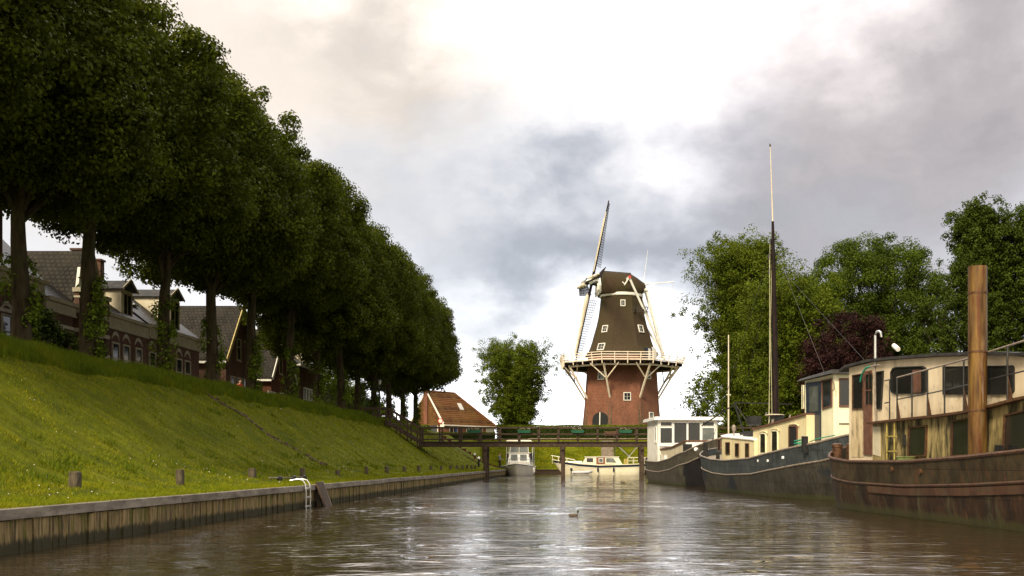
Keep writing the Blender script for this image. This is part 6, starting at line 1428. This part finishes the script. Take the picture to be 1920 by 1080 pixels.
def person(label, loc, rot, top, legs, h=1.72, arms='down'):
    t = thing('person', label, 'person', loc, rot); k = h/1.72
    V = [(0,0,.95),(0,0,1.18),(0,-.01,1.40),(0,0,1.50),(0,-.01,1.56)]; E = [(0,1),(1,2),(2,3),(3,4)]; Rd = [(.15,.11),(.14,.10),(.17,.11),(.06,.06),(.055,.055)]
    hands = []
    for sx in (-1,1):
        i = len(V)
        if arms == 'down': el, hd = (sx*.27,.02,1.14), (sx*.28,-.10,.90)
        else: el, hd = (sx*.26,-.02,1.15), (sx*.20,-.26,1.05)
        V += [(sx*.19,0,1.41), el, hd]; E += [(2,i),(i,i+1),(i+1,i+2)]; Rd += [.055,.042,.028]; hands.append((Vector(hd), (Vector(hd)-Vector(el)).normalized(), sx))
        j = len(V); st = .09*sx
        V += [(sx*.09,0,.88),(sx*.10,-.02-.03*sx,.48),(sx*.10,.03+.05*sx,.09),(sx*.11,-.12+.05*sx,.04)]; E += [(0,j),(j,j+1),(j+1,j+2),(j+2,j+3)]; Rd += [.085,.058,.042,.035]
    V = [tuple(c*k for c in v) for v in V]
    def extra(mb):
        rings = []; c = Vector((0,-.02,1.625))*k
        for q in range(9):
            a = math.pi*q/8; r_ = math.sin(a); z = -math.cos(a)
            rings.append([(c.x+.075*r_*math.cos(b_), c.y+.095*r_*math.sin(b_)-.008*(z < -.3)*r_, c.z+.115*z) for b_ in [2*math.pi*i/14 for i in range(14)]])
        mb.loft(rings, caps=False)
        mb.loft([[(-.012,-.10,1.60*k),(.012,-.10,1.60*k),(.008,-.10,1.64*k),(-.008,-.10,1.64*k)],[(-.008,-.135,1.602*k),(.008,-.135,1.602*k),(.004,-.115,1.64*k),(-.004,-.115,1.64*k)]])
        for sx in (-1,1): mb.box(sx*.078-.008,sx*.078+.008,-.03,.01,1.60*k,1.66*k)
        for hd, d, sx in hands:
            hd = hd*k; sidev = d.cross(Vector((sx,0,0))).normalized(); nrm = d.cross(sidev).normalized()
            mb.bar(hd, hd+d*.09, .075, .03, up=nrm)
            for f_ in range(4):
                o_ = sidev*(.028-.019*f_); ln = [.07,.08,.074,.058][f_]; mb.tube([hd+d*.085+o_, hd+d*(.085+ln*.5)+o_, hd+d*(.085+ln)+o_+nrm*.02*sx], [.009,.008,.006], 6)
            mb.tube([hd+d*.03+sidev*.034, hd+d*.06+sidev*.058, hd+d*.085+sidev*.06], [.011,.010,.007], 6)
    body = skin_body('body', V, E, Rd, 'skin', t, extra)
    Vj = V[:3]+[tuple(c*k for c in (0,0,1.47))]; Ej = [(0,1),(1,2),(2,3)]; Rj = [(.175,.135),(.165,.125),(.19,.13),(.085,.08)]
    for (s0) in (5,12):
        i = len(Vj); Vj += [V[s0],V[s0+1],tuple(np.array(V[s0+1])*.12+np.array(V[s0+2])*.88)]; Ej += [(2,i),(i,i+1),(i+1,i+2)]; Rj += [.078,.062,.048]
    skin_body('jacket', Vj, Ej, Rj, top, t)
    Vl = [tuple(c*k for c in (0,0,.97))]; El = []; Rl = [(.165,.125)]
    for s0 in (8,15): i = len(Vl); Vl += [V[s0],V[s0+1],V[s0+2]]; El += [(0,i),(i,i+1),(i+1,i+2)]; Rl += [.10,.075,.06]
    skin_body('trousers', Vl, El, Rl, legs, t)
    s = MB(); rings = []
    for q in range(6):
        a = math.pi*(.38+.62*q/5); r_ = math.sin(a); z = -math.cos(a)
        rings.append([(.085*r_*math.cos(b_), -.005+.102*r_*math.sin(b_)+(.02 if math.sin(b_) < -.2 and q < 2 else 0), 1.635*k+.122*z) for b_ in [2*math.pi*i/14 for i in range(14)]])
    s.loft(rings); s.obj('hair', m['hair'], t, world=False, smooth=True)
    for s0 in (10,17):
        a = Vector(V[s0+1]); s = MB(); s.loft([[(a.x-.045,a.y-.10,0),(a.x+.045,a.y-.10,0),(a.x+.045,a.y+.20,0),(a.x-.045,a.y+.20,0)],[(a.x-.04,a.y-.08,.05),(a.x+.04,a.y-.08,.05),(a.x+.045,a.y+.19,.09),(a.x-.045,a.y+.19,.09)]]); s.obj('shoe', m['black'], t, world=False)
    s = MB()
    for sx in (-1,1): s.box(sx*.03-.012,sx*.03+.012,-.118,-.108,1.638*k,1.648*k)
    s.obj('eyes', m['black'], t, world=False); s = MB(); s.box(-.022,.022,-.112,-.10,1.572*k,1.58*k); s.obj('mouth', m['sign_red'], t, world=False)
    return t
person('person in a red jacket walking on the street behind the crest of the bank', (-24.0,73.6,5.38), R(60), 'red_cloth', 'dark_cloth', 1.74)
person('person in a denim jacket and dark trousers standing on the quay beside the white cruiser', (-9.42,114.0,.72), R(85), 'denim', 'dark_cloth', 1.74, 'fwd')
